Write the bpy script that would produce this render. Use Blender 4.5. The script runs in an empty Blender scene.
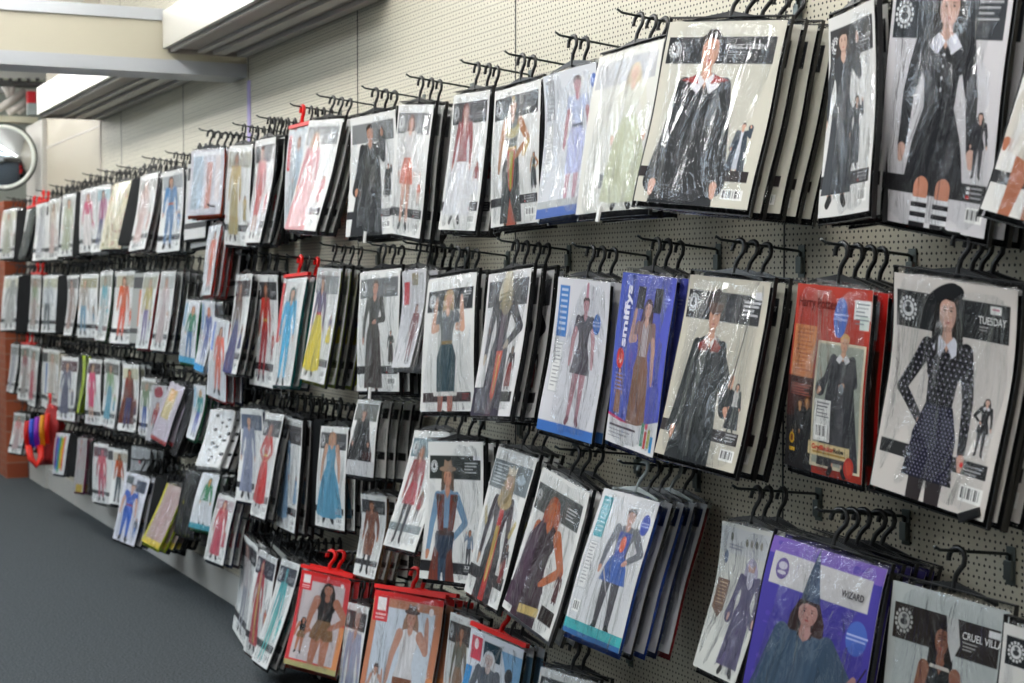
import bpy, bmesh, math, random
import numpy as np
from mathutils import Vector, Matrix, Euler
random.seed(7)
SC = bpy.context.scene
COL = SC.collection
rnd = random.random
def U(a, b): return a + (b - a) * random.random()

# ------------------------------------------------------------------ camera (lens worked out from the perspective of the wall)
F = 1650.0; TH = math.radians(25.6); PT = math.radians(2.1)
CP = np.array([0.0, -2.0, 1.41])
FW = np.array([-math.cos(TH) * math.cos(PT), math.sin(TH) * math.cos(PT), -math.sin(PT)])
RT = np.cross(FW, [0, 0, 1]); RT /= np.linalg.norm(RT)
UP = np.cross(RT, FW)
cam = bpy.data.cameras.new('camera'); co = bpy.data.objects.new('camera', cam); COL.objects.link(co)
co.matrix_world = Matrix(((RT[0], UP[0], -FW[0], CP[0]), (RT[1], UP[1], -FW[1], CP[1]), (RT[2], UP[2], -FW[2], CP[2]), (0, 0, 0, 1)))
cam.sensor_width = 36; cam.lens = F * 36 / 1024; cam.clip_end = 100
cam.dof.use_dof = True; cam.dof.focus_distance = 3.7; cam.dof.aperture_fstop = 6.5
SC.camera = co
def proj(P):
    d = P - CP; w = d @ FW
    return np.array([512 + F * (d @ RT) / w, 341.5 - F * (d @ UP) / w])
def ray(px, py): return FW + RT * (px - 512) / F - UP * (py - 341.5) / F
def at_out(px, py, p):           # the point that far out from the wall
    r = ray(px, py); t = (-p - CP[1]) / r[1]; return CP + r * t
def at_x(px, py, X):
    r = ray(px, py); t = (X - CP[0]) / r[0]; return CP + r * t

# ------------------------------------------------------------------ materials
def lin(c): 
    c = c / 255.0
    return c / 12.92 if c <= 0.04045 else ((c + 0.055) / 1.055) ** 2.4
def hexl(h):
    return tuple(lin(int(h[i:i + 2], 16)) for i in (0, 2, 4))
MATS = {}
def mat(name, col, rough=0.5, metal=0, coat=0, noise=0, nscale=20, bump=0, bscale=60, emis=0, spec=None):
    if name in MATS: return MATS[name]
    m = bpy.data.materials.new(name); m.use_nodes = True; nt = m.node_tree; b = nt.nodes['Principled BSDF']
    c = hexl(col) if isinstance(col, str) else col
    b.inputs['Base Color'].default_value = (*c, 1); b.inputs['Roughness'].default_value = rough
    b.inputs['Metallic'].default_value = metal; b.inputs['Coat Weight'].default_value = coat
    if spec is not None: b.inputs['Specular IOR Level'].default_value = spec
    tc = nt.nodes.new('ShaderNodeTexCoord')
    if noise:
        n = nt.nodes.new('ShaderNodeTexNoise'); n.inputs['Scale'].default_value = nscale; n.inputs['Detail'].default_value = 4
        nt.links.new(tc.outputs['Object'], n.inputs['Vector'])
        r = nt.nodes.new('ShaderNodeMapRange'); r.inputs[1].default_value = .3; r.inputs[2].default_value = .7
        r.inputs[3].default_value = 1 - noise; r.inputs[4].default_value = 1 + noise
        nt.links.new(n.outputs['Fac'], r.inputs[0])
        mx = nt.nodes.new('ShaderNodeVectorMath'); mx.operation = 'SCALE'; mx.inputs[0].default_value = c
        nt.links.new(r.outputs[0], mx.inputs['Scale']); nt.links.new(mx.outputs[0], b.inputs['Base Color'])
    if bump:
        n = nt.nodes.new('ShaderNodeTexNoise'); n.inputs['Scale'].default_value = bscale; n.inputs['Detail'].default_value = 3
        nt.links.new(tc.outputs['Object'], n.inputs['Vector'])
        bp = nt.nodes.new('ShaderNodeBump'); bp.inputs['Strength'].default_value = bump; bp.inputs['Distance'].default_value = .01
        nt.links.new(n.outputs['Fac'], bp.inputs['Height']); nt.links.new(bp.outputs['Normal'], b.inputs['Normal'])
    if emis:
        b.inputs['Emission Color'].default_value = (*c, 1); b.inputs['Emission Strength'].default_value = emis
    MATS[name] = m; return m
M_blackpl = mat('black_plastic', '0d0d0f', .32)
M_redpl = mat('red_plastic', 'e01410', .3)
M_clearpl = mat('grey_plastic', '9aa3a3', .25)
M_steel = mat('zinc_steel', '6a7270', .35, metal=.8)
M_prong = mat('dark_steel', '34393a', .4, metal=.6)
M_tag = mat('white_tag', 'e8e8e6', .4)
M_cream = mat('cream_panel', 'bcb7a4', .5, noise=.03, nscale=2)
M_smooth = mat('smooth_wall_panel', 'b2ab9a', .45, noise=.03, nscale=1.5)
M_white = mat('white_trim', 'e0e2e4', .3)
M_fascia = mat('fascia_white', 'bab8b0', .35)
M_trim = mat('beam_trim', 'b9bdc2', .4)
M_canopy = mat('canopy_grey', 'aaa29b', .5, noise=.05, nscale=3)
M_canopyl = mat('canopy_light', 'cac5bf', .45)
M_ceil = mat('ceiling_paint', 'e6e6e2', .8)
M_room = mat('room_paint', '8c887e', .8)
M_dark = mat('dark_gap', '3a3a38', .6)
M_purple = mat('purple_strip', 'a99cd0', .5)
M_plinth = mat('plinth_white', 'b9b7b2', .5, noise=.05, nscale=5)
M_lamp = mat('lamp_diffuser', (1, .98, .95), .5, emis=4)
M_lamp2 = mat('lamp_bright', (1, .98, .95), .5, emis=28)
M_window = mat('bright_window', (.9, .96, 1), .5, emis=.2)
M_addsky = mat('added_skylight_glow', (.78, .9, 1), .5, emis=9)  # glow of the skylight added for bag glare
M_brick = mat('brick_red', 'a4512c', .8)

def pegboard():
    m = bpy.data.materials.new('pegboard'); m.use_nodes = True; nt = m.node_tree; b = nt.nodes['Principled BSDF']
    L = nt.links.new; N = nt.nodes.new
    tc = N('ShaderNodeTexCoord'); sp = N('ShaderNodeSeparateXYZ'); L(tc.outputs['Object'], sp.inputs[0])
    def mth(op, a, bb=None, c=None):
        n = N('ShaderNodeMath'); n.operation = op
        for i, v in enumerate((a, bb, c)):
            if v is None: continue
            if isinstance(v, (int, float)): n.inputs[i].default_value = v
            else: L(v, n.inputs[i])
        return n.outputs[0]
    def holes(px, pz, ox, oz, r):
        fx = mth('MULTIPLY', mth('SUBTRACT', mth('FRACT', mth('ADD', mth('DIVIDE', sp.outputs['X'], px), ox)), .5), px)
        fz = mth('MULTIPLY', mth('SUBTRACT', mth('FRACT', mth('ADD', mth('DIVIDE', sp.outputs['Z'], pz), oz)), .5), pz)
        d = mth('SQRT', mth('ADD', mth('MULTIPLY', fx, fx), mth('MULTIPLY', fz, fz)))
        return mth('LESS_THAN', d, r)
    h = mth('MAXIMUM', holes(.0135, .023, 0, 0, .0027), holes(.0225, .023, .25, .5, .0027))
    mx = N('ShaderNodeMix'); mx.data_type = 'RGBA'; L(h, mx.inputs['Factor'])
    mx.inputs['A'].default_value = (*hexl('cbc6b4'), 1); mx.inputs['B'].default_value = (*hexl('25231f'), 1)
    L(mx.outputs['Result'], b.inputs['Base Color']); b.inputs['Roughness'].default_value = .5
    return m
M_peg = pegboard()

def carpet():
    m = bpy.data.materials.new('carpet'); m.use_nodes = True; nt = m.node_tree; b = nt.nodes['Principled BSDF']
    L = nt.links.new; N = nt.nodes.new; tc = N('ShaderNodeTexCoord')
    n = N('ShaderNodeTexNoise'); n.inputs['Scale'].default_value = 120; n.inputs['Detail'].default_value = 5; L(tc.outputs['Object'], n.inputs['Vector'])
    n2 = N('ShaderNodeTexNoise'); n2.inputs['Scale'].default_value = 900; L(tc.outputs['Object'], n2.inputs['Vector'])
    ad = N('ShaderNodeMath'); ad.operation = 'ADD'; L(n.outputs['Fac'], ad.inputs[0]); L(n2.outputs['Fac'], ad.inputs[1])
    cr = N('ShaderNodeValToRGB'); cr.color_ramp.elements[0].position = .35; cr.color_ramp.elements[1].position = .75
    hl = N('ShaderNodeMath'); hl.operation = 'MULTIPLY'; hl.inputs[1].default_value = .5; L(ad.outputs[0], hl.inputs[0]); L(hl.outputs[0], cr.inputs[0])
    cr.color_ramp.elements[0].color = (*hexl('181c1e'), 1); cr.color_ramp.elements[1].color = (*hexl('6a7074'), 1)
    L(cr.outputs[0], b.inputs['Base Color']); b.inputs['Roughness'].default_value = .95; b.inputs['Specular IOR Level'].default_value = .1
    bp = N('ShaderNodeBump'); bp.inputs['Strength'].default_value = .5; L(n2.outputs['Fac'], bp.inputs['Height']); L(bp.outputs[0], b.inputs['Normal'])
    return m
M_carpet = carpet()

def film():
    m = bpy.data.materials.new('clear_film'); m.use_nodes = True; nt = m.node_tree; nt.nodes.clear()
    L = nt.links.new; N = nt.nodes.new
    tc = N('ShaderNodeTexCoord'); mp = N('ShaderNodeMapping'); mp.inputs['Scale'].default_value = (6.5, 6.5, 2.6); L(tc.outputs['Object'], mp.inputs[0])
    oi = N('ShaderNodeObjectInfo'); sc_ = N('ShaderNodeVectorMath'); sc_.operation = 'ADD'; L(mp.outputs[0], sc_.inputs[0])
    cb = N('ShaderNodeCombineXYZ'); mu = N('ShaderNodeMath'); mu.operation = 'MULTIPLY'; mu.inputs[1].default_value = 37
    L(oi.outputs['Random'], mu.inputs[0]); L(mu.outputs[0], cb.inputs[0]); L(mu.outputs[0], cb.inputs[2]); L(cb.outputs[0], sc_.inputs[1])
    n = N('ShaderNodeTexNoise'); n.inputs['Scale'].default_value = .6; n.inputs['Detail'].default_value = 5; n.inputs['Distortion'].default_value = 1.2
    L(sc_.outputs[0], n.inputs['Vector'])
    bp = N('ShaderNodeBump'); bp.inputs['Strength'].default_value = .9; bp.inputs['Distance'].default_value = .045; L(n.outputs['Fac'], bp.inputs['Height'])
    lw = N('ShaderNodeLayerWeight'); L(bp.outputs[0], lw.inputs['Normal'])
    pw = N('ShaderNodeMath'); pw.operation = 'POWER'; pw.inputs[1].default_value = 4.5; L(lw.outputs['Facing'], pw.inputs[0])
    ma = N('ShaderNodeMath'); ma.operation = 'MULTIPLY_ADD'; ma.inputs[1].default_value = 1.1; ma.inputs[2].default_value = .045; ma.use_clamp = True; L(pw.outputs[0], ma.inputs[0])
    mn = N('ShaderNodeMath'); mn.operation = 'MINIMUM'; mn.inputs[1].default_value = .6; L(ma.outputs[0], mn.inputs[0])
    t = N('ShaderNodeBsdfTransparent'); t.inputs[0].default_value = (.97, .975, .98, 1)
    g = N('ShaderNodeBsdfGlossy'); g.inputs['Roughness'].default_value = .09; g.inputs['Color'].default_value = (.95, .97, 1, 1); L(bp.outputs[0], g.inputs['Normal'])
    mx = N('ShaderNodeMixShader'); L(mn.outputs[0], mx.inputs[0]); L(t.outputs[0], mx.inputs[1]); L(g.outputs[0], mx.inputs[2])
    o = N('ShaderNodeOutputMaterial'); L(mx.outputs[0], o.inputs[0])
    return m
M_film = film()

def printed():
    m = bpy.data.materials.new('printed_card'); m.use_nodes = True; nt = m.node_tree; b = nt.nodes['Principled BSDF']
    a = nt.nodes.new('ShaderNodeAttribute'); a.attribute_name = 'ink'
    nt.links.new(a.outputs['Color'], b.inputs['Base Color']); b.inputs['Roughness'].default_value = .55; b.inputs['Specular IOR Level'].default_value = .15
    return m
M_print = printed()
GM = {}
def garment_mat(h):
    if h not in GM: GM[h] = mat('cloth_' + h, h, .85, spec=.2, noise=.25, nscale=9, bump=.35, bscale=14)
    return GM[h]

# ------------------------------------------------------------------ object helpers
def tag(o, label=None, cat=None, group=None, kind=None):
    if label: o['label'] = label
    if cat: o['category'] = cat
    if group: o['group'] = group
    if kind: o['kind'] = kind
    return o
def empty(name, loc=(0, 0, 0)):
    o = bpy.data.objects.new(name, None); COL.objects.link(o); o.location = loc; o.empty_display_size = .05; return o
def link(name, me, parent=None):
    o = bpy.data.objects.new(name, me); COL.objects.link(o)
    if parent: o.parent = parent
    return o
def mesh_bm(name, bm, mats, smooth=False):
    me = bpy.data.meshes.new(name); bmesh.ops.recalc_face_normals(bm, faces=bm.faces); bm.to_mesh(me); bm.free()
    for m in (mats if isinstance(mats, (list, tuple)) else [mats]): me.materials.append(m)
    if smooth:
        for p in me.polygons: p.use_smooth = True
    return me
def bx(bm, x0, x1, y0, y1, z0, z1, mi=0, bev=0):
    r = bmesh.ops.create_cube(bm, size=1)
    vs = r['verts']
    for v in vs: v.co = Vector(((x0 + x1) / 2 + v.co.x * (x1 - x0), (y0 + y1) / 2 + v.co.y * (y1 - y0), (z0 + z1) / 2 + v.co.z * (z1 - z0)))
    fs = set(f for v in vs for f in v.link_faces)
    for f in fs: f.material_index = mi
    if bev:
        es = list(set(e for v in vs for e in v.link_edges))
        r = bmesh.ops.bevel(bm, geom=es, offset=bev, segments=2, affect='EDGES', profile=.7)
        for f in r['faces']: f.material_index = mi
def tube(bm, pts, r, seg=8, mi=0, flat=1.0, rs=None):
    pts = [Vector(p) for p in pts]; rings = []; pn = None
    for i, p in enumerate(pts):
        t = (pts[min(i + 1, len(pts) - 1)] - pts[max(i - 1, 0)]).normalized()
        if pn is None: pn = t.orthogonal().normalized() if abs(t.y) > .9 else t.cross(Vector((0, 1, 0))).normalized()
        n = (pn - t * pn.dot(t)).normalized(); b = t.cross(n); pn = n
        rr = rs[i] if rs else r
        rings.append([bm.verts.new(p + n * math.cos(2 * math.pi * k / seg) * rr + b * math.sin(2 * math.pi * k / seg) * rr * flat) for k in range(seg)])
    for a, b in zip(rings, rings[1:]):
        for k in range(seg):
            f = bm.faces.new((a[k], a[(k + 1) % seg], b[(k + 1) % seg], b[k])); f.material_index = mi; f.smooth = True
    for ring in (rings[0], rings[-1]):
        try: f = bm.faces.new(ring); f.material_index = mi
        except ValueError: pass

# ------------------------------------------------------------------ print raster
_text = {}
def text_tris(s, bold=.0):
    k = (s, bold)
    if k in _text: return _text[k]
    cu = bpy.data.curves.new('t', 'FONT'); cu.body = s; cu.offset = bold; cu.resolution_u = 3
    o = bpy.data.objects.new('t', cu); COL.objects.link(o)
    bpy.context.view_layer.update()
    me = o.evaluated_get(bpy.context.evaluated_depsgraph_get()).to_mesh()
    me.calc_loop_triangles()
    vs = np.array([v.co[:] for v in me.vertices]).reshape(-1, 3)[:, :2]
    tr = np.array([t.vertices[:] for t in me.loop_triangles]).reshape(-1, 3)
    bpy.data.objects.remove(o); bpy.data.curves.remove(cu)
    _text[k] = (vs, tr); return _text[k]

BENDS = [(0.004, .002, .004, 0), (.012, -.004, -.012, .004), (-.004, .007, .012, -.003), (.016, .003, -.008, .002), (.006, -.006, .018, .004), (.01, .006, -.016, -.003), (-.002, -.003, .008, .005)]
def bend(k, u, v, lim=1.0):        # how a hanging packet curls: u across (-.5 to .5), v down (0 to 1)
    a, b, t, c = BENDS[k]
    return lim * (-a * v * v + b * np.sin(v * 4.2) + t * u * v + c * (4 * u * u - .3) * v + .0014 * np.sin(u * 6 + k))
def sway(k, v): return (.02 * np.sin(v * 3.6 + k * 1.3)) * v + .006 * np.sin(v * 9 + k)
class Art:
    def __init__(s, a, n, bg='dcdcda'):
        s.a = a; s.n = int(n) * 2; s.m = max(8, int(n * a)) * 2
        s.im = np.empty((s.n, s.m, 3)); s.im[:] = hexl(bg)
        s.X, s.Y = np.meshgrid((np.arange(s.m) + .5) / s.m * a, (np.arange(s.n) + .5) / s.n)
        s.texts = []
    def _bb(s, x0, x1, y0, y1):
        i0 = max(0, int(y0 * s.n) - 1); i1 = min(s.n, int(y1 * s.n) + 2); j0 = max(0, int(x0 / s.a * s.m) - 1); j1 = min(s.m, int(x1 / s.a * s.m) + 2)
        return (slice(i0, max(i0, i1)), slice(j0, max(j0, j1)))
    def put(s, sl, mask, c, amt=1):
        if isinstance(c, str): c = hexl(c)
        sub = s.im[sl]; sub[mask] = sub[mask] * (1 - amt) + np.array(c) * amt
    def rect(s, x0, x1, y0, y1, c, amt=1):      # x as a fraction of the width
        s.poly([(x0 * s.a, y0), (x1 * s.a, y0), (x1 * s.a, y1), (x0 * s.a, y1)], c, amt)
    def poly(s, pts, c, amt=1, tex=0):
        P = np.array(pts); sl = s._bb(P[:, 0].min(), P[:, 0].max(), P[:, 1].min(), P[:, 1].max())
        X = s.X[sl]; Y = s.Y[sl]; ins = np.zeros(X.shape, bool)
        n = len(P)
        for i in range(n):
            x1, y1 = P[i]; x2, y2 = P[(i + 1) % n]
            if y1 == y2: continue
            c1 = ((Y < y1) != (Y < y2)) & (X < (x2 - x1) * (Y - y1) / (y2 - y1) + x1)
            ins ^= c1
        s.put(sl, ins, c, amt)
        if tex:
            w = 1 + tex * np.sin(X * 140 / s.a * .8 + 3 * np.sin(Y * 9)) * .6 + tex * .5 * np.sin(X * 47 + Y * 13)
            sub = s.im[sl]; sub[ins] = np.clip(sub[ins] * w[ins][:, None], 0, 1)
    def ell(s, cx, cy, rx, ry, c, amt=1, rot=0):
        r = max(rx, ry); sl = s._bb(cx - r, cx + r, cy - r, cy + r); X = s.X[sl] - cx; Y = s.Y[sl] - cy
        if rot: X, Y = X * math.cos(rot) + Y * math.sin(rot), -X * math.sin(rot) + Y * math.cos(rot)
        s.put(sl, (X / rx) ** 2 + (Y / ry) ** 2 < 1, c, amt)
    def cap(s, x0, y0, r0, x1, y1, r1, c):
        R = max(r0, r1); sl = s._bb(min(x0, x1) - R, max(x0, x1) + R, min(y0, y1) - R, max(y0, y1) + R)
        X = s.X[sl]; Y = s.Y[sl]; dx, dy = x1 - x0, y1 - y0; t = np.clip(((X - x0) * dx + (Y - y0) * dy) / (dx * dx + dy * dy + 1e-9), 0, 1)
        s.put(sl, (X - x0 - t * dx) ** 2 + (Y - y0 - t * dy) ** 2 < (r0 + (r1 - r0) * t) ** 2, c)
    def text(s, t, x, y, size, c, w=None, rot=0, bold=.015):   # x, y of the baseline start; w squeezes to a width (card-height units)
        s.texts.append((t, x * s.a, y, size, c, w, rot, bold))
    def lines(s, x0, x1, y0, n, c, dy=.02, th=.006):
        for i in range(n): s.rect(x0, x1 - (x1 - x0) * (.35 if i % 3 == 2 else .1 * (i % 2)), y0 + i * dy, y0 + i * dy + th, c)
    def emblem(s, x, y, r, c='d8dadc'):
        cx = x * s.a
        for k in range(14):
            t = k * math.pi / 7; s.ell(cx + math.cos(t) * r, y + math.sin(t) * r, r * .16, r * .16, c)
        s.ell(cx, y, r * .75, r * .75, c); s.ell(cx, y + r * .1, r * .45, r * .3, '3a3a3e'); s.ell(cx, y - r * .4, r * .3, r * .2, '55565a')
    def barcode(s, x0, x1, y0, y1):
        s.rect(x0, x1, y0, y1, 'f2f2f0')
        k = 9
        for i in range(k): 
            xa = x0 + (x1 - x0) * (.08 + .84 * i / k); s.rect(xa, xa + (x1 - x0) * (.03 + .04 * (i % 3 == 0)), y0 + (y1 - y0) * .12, y0 + (y1 - y0) * .8, '303034')
    def fig(s, cx, y0, y1, skin='c79a82', hair='3a2a22', hl=1, top='333333', sl='l', bot='dress', bc=None, leg=None, shoe='202022', la='d', ra='d', hat=None, hc=None, belt=None, collar=None, dots=None, w=1.0, tex=.12, inner=None, mask=None, cape=None, face=True, stripes=None, pattern=None):
        w = w * (1.42 if s.n < 260 else 1.17); H = y1 - y0; bc = bc or top; leg = leg or skin; cx = cx * s.a
        def X(v): return cx + v * H * w
        def Yy(v): return y0 + v * H
        def pl(pts, c, tex=tex): s.poly([(X(a), Yy(b)) for a, b in pts], c, 1, tex)
        def cp(a, b, r0, c, d, r1, col): s.cap(X(a), Yy(b), r0 * H * w, X(c), Yy(d), r1 * H * w, col)
        if cape: pl([(-.1, .17), (.1, .17), (.2, .55), (.24, .92), (-.24, .92), (-.2, .55)], cape)
        # hair behind
        if hl >= 2: pl([(-.045, .03), (.045, .03), (.072, .1), (.085, .27), (.05, .3), (-.05, .3), (-.085, .27), (-.072, .1)], hair, .2)
        elif hl == 1: s.ell(X(0), Yy(.075), .062 * H * w, .072 * H, hair); pl([(-.062, .06), (.062, .06), (.066, .155), (-.066, .155)], hair, .2)
        elif hl == 3: s.ell(X(0), Yy(.06), .09 * H * w, .075 * H, hair)
        # legs
        legend = {'gown': .9, 'dress': .6, 'long': .9, 'trou': .93, 'robe': .9, 'mini': .55, 'mid': .74}[bot]
        for sd in (-1, 1):
            lc = bc if bot == 'trou' else leg
            cp(sd * .04, .48, .05, sd * .052, .72, .033, lc); cp(sd * .052, .72, .033, sd * .058, .93, .021, lc)
            cp(sd * .058, .945, .022, sd * .075, .975, .02, shoe)
        if bot == 'robe' and inner: pl([(-.08, .18), (.08, .18), (.1, .9), (-.1, .9)], inner)
        # skirt
        if bot == 'gown': pl([(-.062, .37), (.062, .37), (.14, .55), (.2, .78), (.215, .92), (.1, .945), (-.1, .945), (-.215, .92), (-.2, .78), (-.14, .55)], bc)
        elif bot == 'dress': pl([(-.062, .37), (.062, .37), (.105, .48), (.13, legend), (-.13, legend), (-.105, .48)], bc)
        elif bot == 'mid': pl([(-.062, .37), (.062, .37), (.11, .48), (.1, legend), (-.1, legend), (-.11, .48)], bc)
        elif bot == 'mini': pl([(-.062, .37), (.062, .37), (.1, .46), (.115, .55), (.03, .57), (0, .54), (-.03, .58), (-.115, .55), (-.1, .46)], bc)
        elif bot == 'long': pl([(-.065, .37), (.065, .37), (.1, .5), (.135, .92), (-.135, .92), (-.1, .5)], bc)
        elif bot == 'robe':
            pl([(-.1, .165), (-.03, .165), (-.02, .3), (-.045, .6), (-.05, .93), (-.2, .93), (-.15, .5), (-.12, .3)], bc)
            pl([(.1, .165), (.03, .165), (.02, .3), (.045, .6), (.05, .93), (.2, .93), (.15, .5), (.12, .3)], bc)
            if not inner: pl([(-.06, .18), (.06, .18), (.1, .93), (-.1, .93)], bc)
        # torso
        if not (bot == 'robe' and inner): pl([(-.035, .148), (.035, .148), (.1, .172), (.1, .22), (.072, .29), (.064, .38), (.09, .48), (-.09, .48), (-.064, .38), (-.072, .29), (-.1, .22), (-.1, .172)], top)
        if stripes:
            for i in range(5): pl([(-.035 + i * .017, .17), (-.028 + i * .017, .17), (-.028 + i * .017, .38), (-.035 + i * .017, .38)], stripes, 0)
        if bot in ('gown', 'dress', 'mid', 'mini', 'long'): pl([(-.064, .375), (.064, .375), (.104, .48), (-.104, .48)], bc)
        if pattern: pl([(-.025, .17), (.025, .17), (.035, .9 if bot in ('long', 'gown') else .6), (-.035, .9 if bot in ('long', 'gown') else .6)], pattern, .3)
        if belt: pl([(-.066, .365), (.066, .365), (.068, .39), (-.068, .39)], belt, 0)
        # arms
        sc_ = skin if sl == 'n' else top if bot != 'robe' else bc
        for sd, ps in ((-1, la), (1, ra)):
            e, wv = {'d': ((.135, .34), (.15, .5)), 'h': ((.2, .33), (.085, .42)), 'u': ((.17, .28), (.15, .1)), 'o': ((.16, .32), (.24, .3)), 'w': ((.15, .33), (.2, .4)), 'f': ((.14, .34), (.03, .36))}[ps]
            cp(sd * .095, .19, .034, sd * e[0], e[1], .026, sc_ if sl != 's' else top)
            if sl == 's': cp(sd * .115, .27, .024, sd * e[0], e[1], .022, skin)
            fc = skin if sl in ('n', 's') else sc_
            fat = bot == 'robe' or sl == 'w'
            cp(sd * e[0], e[1], .025, sd * wv[0], wv[1], .05 if fat else .019, fc)
            hx, hy = sd * wv[0], wv[1]; dx, dy = sd * wv[0] - sd * e[0], wv[1] - e[1]; ll = math.hypot(dx, dy) + 1e-6
            cp(hx + dx / ll * .01, hy + dy / ll * .01, .018, hx + dx / ll * .04, hy + dy / ll * .04, .011, skin)
        # neck and head
        cp(0, .12, .02, 0, .16, .024, skin); pl([(-.03, .15), (.03, .15), (0, .2)], skin, 0)
        if collar:
            pl([(-.035, .148), (0, .175), (-.03, .215), (-.07, .19)], collar, 0); pl([(.035, .148), (0, .175), (.03, .215), (.07, .19)], collar, 0)
        s.ell(X(0), Yy(.075), .04 * H * w, .056 * H, skin)
        if mask: s.ell(X(0), Yy(.07), .044 * H * w, .04 * H, mask)
        if hl < 3 or True:
            s.poly([(X(a), Yy(b)) for a, b in ((-.044, .07), (-.046, .03), (-.02, .008), (.02, .008), (.046, .03), (.044, .07), (.03, .042), (-.01, .036), (-.03, .045))], hair)
        if face and H * s.n / 2 > 90:
            for sd in (-1, 1): 
                s.ell(X(sd * .016), Yy(.07), .0062 * H, .0035 * H, '2a1c18'); s.ell(X(sd * .016), Yy(.06), .009 * H, .002 * H, hair)
            s.ell(X(0), Yy(.107), .0105 * H, .004 * H, 'a04444', .85); s.ell(X(0), Yy(.094), .006 * H, .002 * H, '6a4434', .5); s.ell(X(.006), Yy(.082), .0022 * H, .012 * H, '6a4434', .22)
            s.ell(X(-.027), Yy(.095), .009 * H, .022 * H, '5a3024', .16); s.ell(X(.03), Yy(.085), .01 * H, .035 * H, '5a3024', .2); s.ell(X(0), Yy(.128), .03 * H, .008 * H, '4a2a20', .25)
        if hat == 'point': s.poly([(X(-.06), Yy(.05)), (X(.06), Yy(.05)), (X(.03), Yy(-.04)), (X(.012), Yy(-.15))], hc, 1, .15); s.ell(X(0), Yy(.05), .075 * H, .016 * H, hc)
        elif hat == 'brim': s.ell(X(0), Yy(.03), .085 * H, .017 * H, hc); s.poly([(X(-.045), Yy(.03)), (X(.045), Yy(.03)), (X(.035), Yy(-.025)), (X(0), Yy(-.012)), (X(-.035), Yy(-.025))], hc)
        elif hat == 'cap': s.ell(X(0), Yy(.035), .047 * H, .036 * H, hc)
        elif hat == 'crown': s.poly([(X(a), Yy(b)) for a, b in ((-.042, .03), (-.055, -.02), (-.02, .0), (0, -.03), (.02, 0), (.055, -.02), (.042, .03))], hc)
        if dots:
            d = H * .021
            for i in range(60):
                for j in range(20):
                    x = X(0) + (j - 10 + (i % 2) * .5) * d; y = Yy(.18) + i * d * .8
                    if y > Yy(.59): break
                    ii = min(s.n - 1, max(0, int(y * s.n))); jj = min(s.m - 1, max(0, int(x / s.a * s.m)))
                    if s.im[ii, jj].max() < .16 and abs(x - X(0)) < (.23 if y < Yy(.44) else .14) * H * w: s.ell(x, y, H * .0031, H * .0031, dots)
    def mesh(s, W, h, name, kb=0, lim=1.0):
        im = s.im.reshape(s.n // 2, 2, s.m // 2, 2, 3).mean((1, 3)); n, m = im.shape[:2]
        xs = np.linspace(-W / 2, W / 2, m); zs = np.linspace(0, -h, n)
        def off(x, z): return bend(kb, x / W, -z / h, lim)
        X, Z = np.meshgrid(xs, zs); V = np.stack([X + W * sway(kb, -Z / h), off(X, Z), Z], -1).reshape(-1, 3)
        idx = np.arange(n * m).reshape(n, m)
        Q = np.stack([idx[:-1, :-1], idx[1:, :-1], idx[1:, 1:], idx[:-1, 1:]], -1).reshape(-1, 4)
        C = np.concatenate([im.reshape(-1, 3), np.ones((n * m, 1))], 1)
        # back of the card, a board 1 mm deep that follows the same curl
        gx, gz = np.meshgrid(np.linspace(-W / 2, W / 2, 12), np.linspace(0, -h, 12)); b0 = len(V)
        V = np.concatenate([V, np.stack([gx + W * sway(kb, -gz / h), off(gx, gz) + .0012, gz], -1).reshape(-1, 3)]); C = np.concatenate([C, np.tile([[.6, .6, .58, 1]], (144, 1))])
        ib = np.arange(144).reshape(12, 12) + b0; Q = np.concatenate([Q, np.stack([ib[:-1, :-1], ib[:-1, 1:], ib[1:, 1:], ib[1:, :-1]], -1).reshape(-1, 4)])
        T = []
        for (t, x, y, size, c, w, rot, bold) in s.texts:
            vs, tr = text_tris(t, bold)
            if not len(tr): continue
            k = size * 1.38; v = (vs - [vs[:, 0].min(), 0]) * k
            if w: v[:, 0] *= w / v[:, 0].max()
            if rot: v = v @ np.array([[math.cos(rot), math.sin(rot)], [-math.sin(rot), math.cos(rot)]])
            xx = (x + v[:, 0]) * h - W / 2; zz = -(y - v[:, 1]) * h
            b0 = len(V); V = np.concatenate([V, np.stack([xx + W * sway(kb, -zz / h), off(xx, zz) - .0022, zz], -1)])
            C = np.concatenate([C, np.tile([[*hexl(c), 1]], (len(vs), 1))]); T.append(tr + b0)
        T = np.concatenate(T) if T else np.zeros((0, 3), int)
        me = bpy.data.meshes.new(name)
        me.vertices.add(len(V)); me.vertices.foreach_set('co', V.ravel().astype('f'))
        lo = np.concatenate([Q.ravel(), T.ravel()]); tot = np.concatenate([np.full(len(Q), 4), np.full(len(T), 3)])
        me.loops.add(len(lo)); me.loops.foreach_set('vertex_index', lo.astype('i'))
        me.polygons.add(len(tot)); st = np.concatenate([[0], np.cumsum(tot)[:-1]])
        me.polygons.foreach_set('loop_start', st.astype('i')); me.polygons.foreach_set('loop_total', tot.astype('i'))
        me.update(calc_edges=True)
        at = me.color_attributes.new('ink', 'FLOAT_COLOR', 'POINT'); at.data.foreach_set('color', C.ravel().astype('f'))
        me.materials.append(M_print); return me

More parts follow.
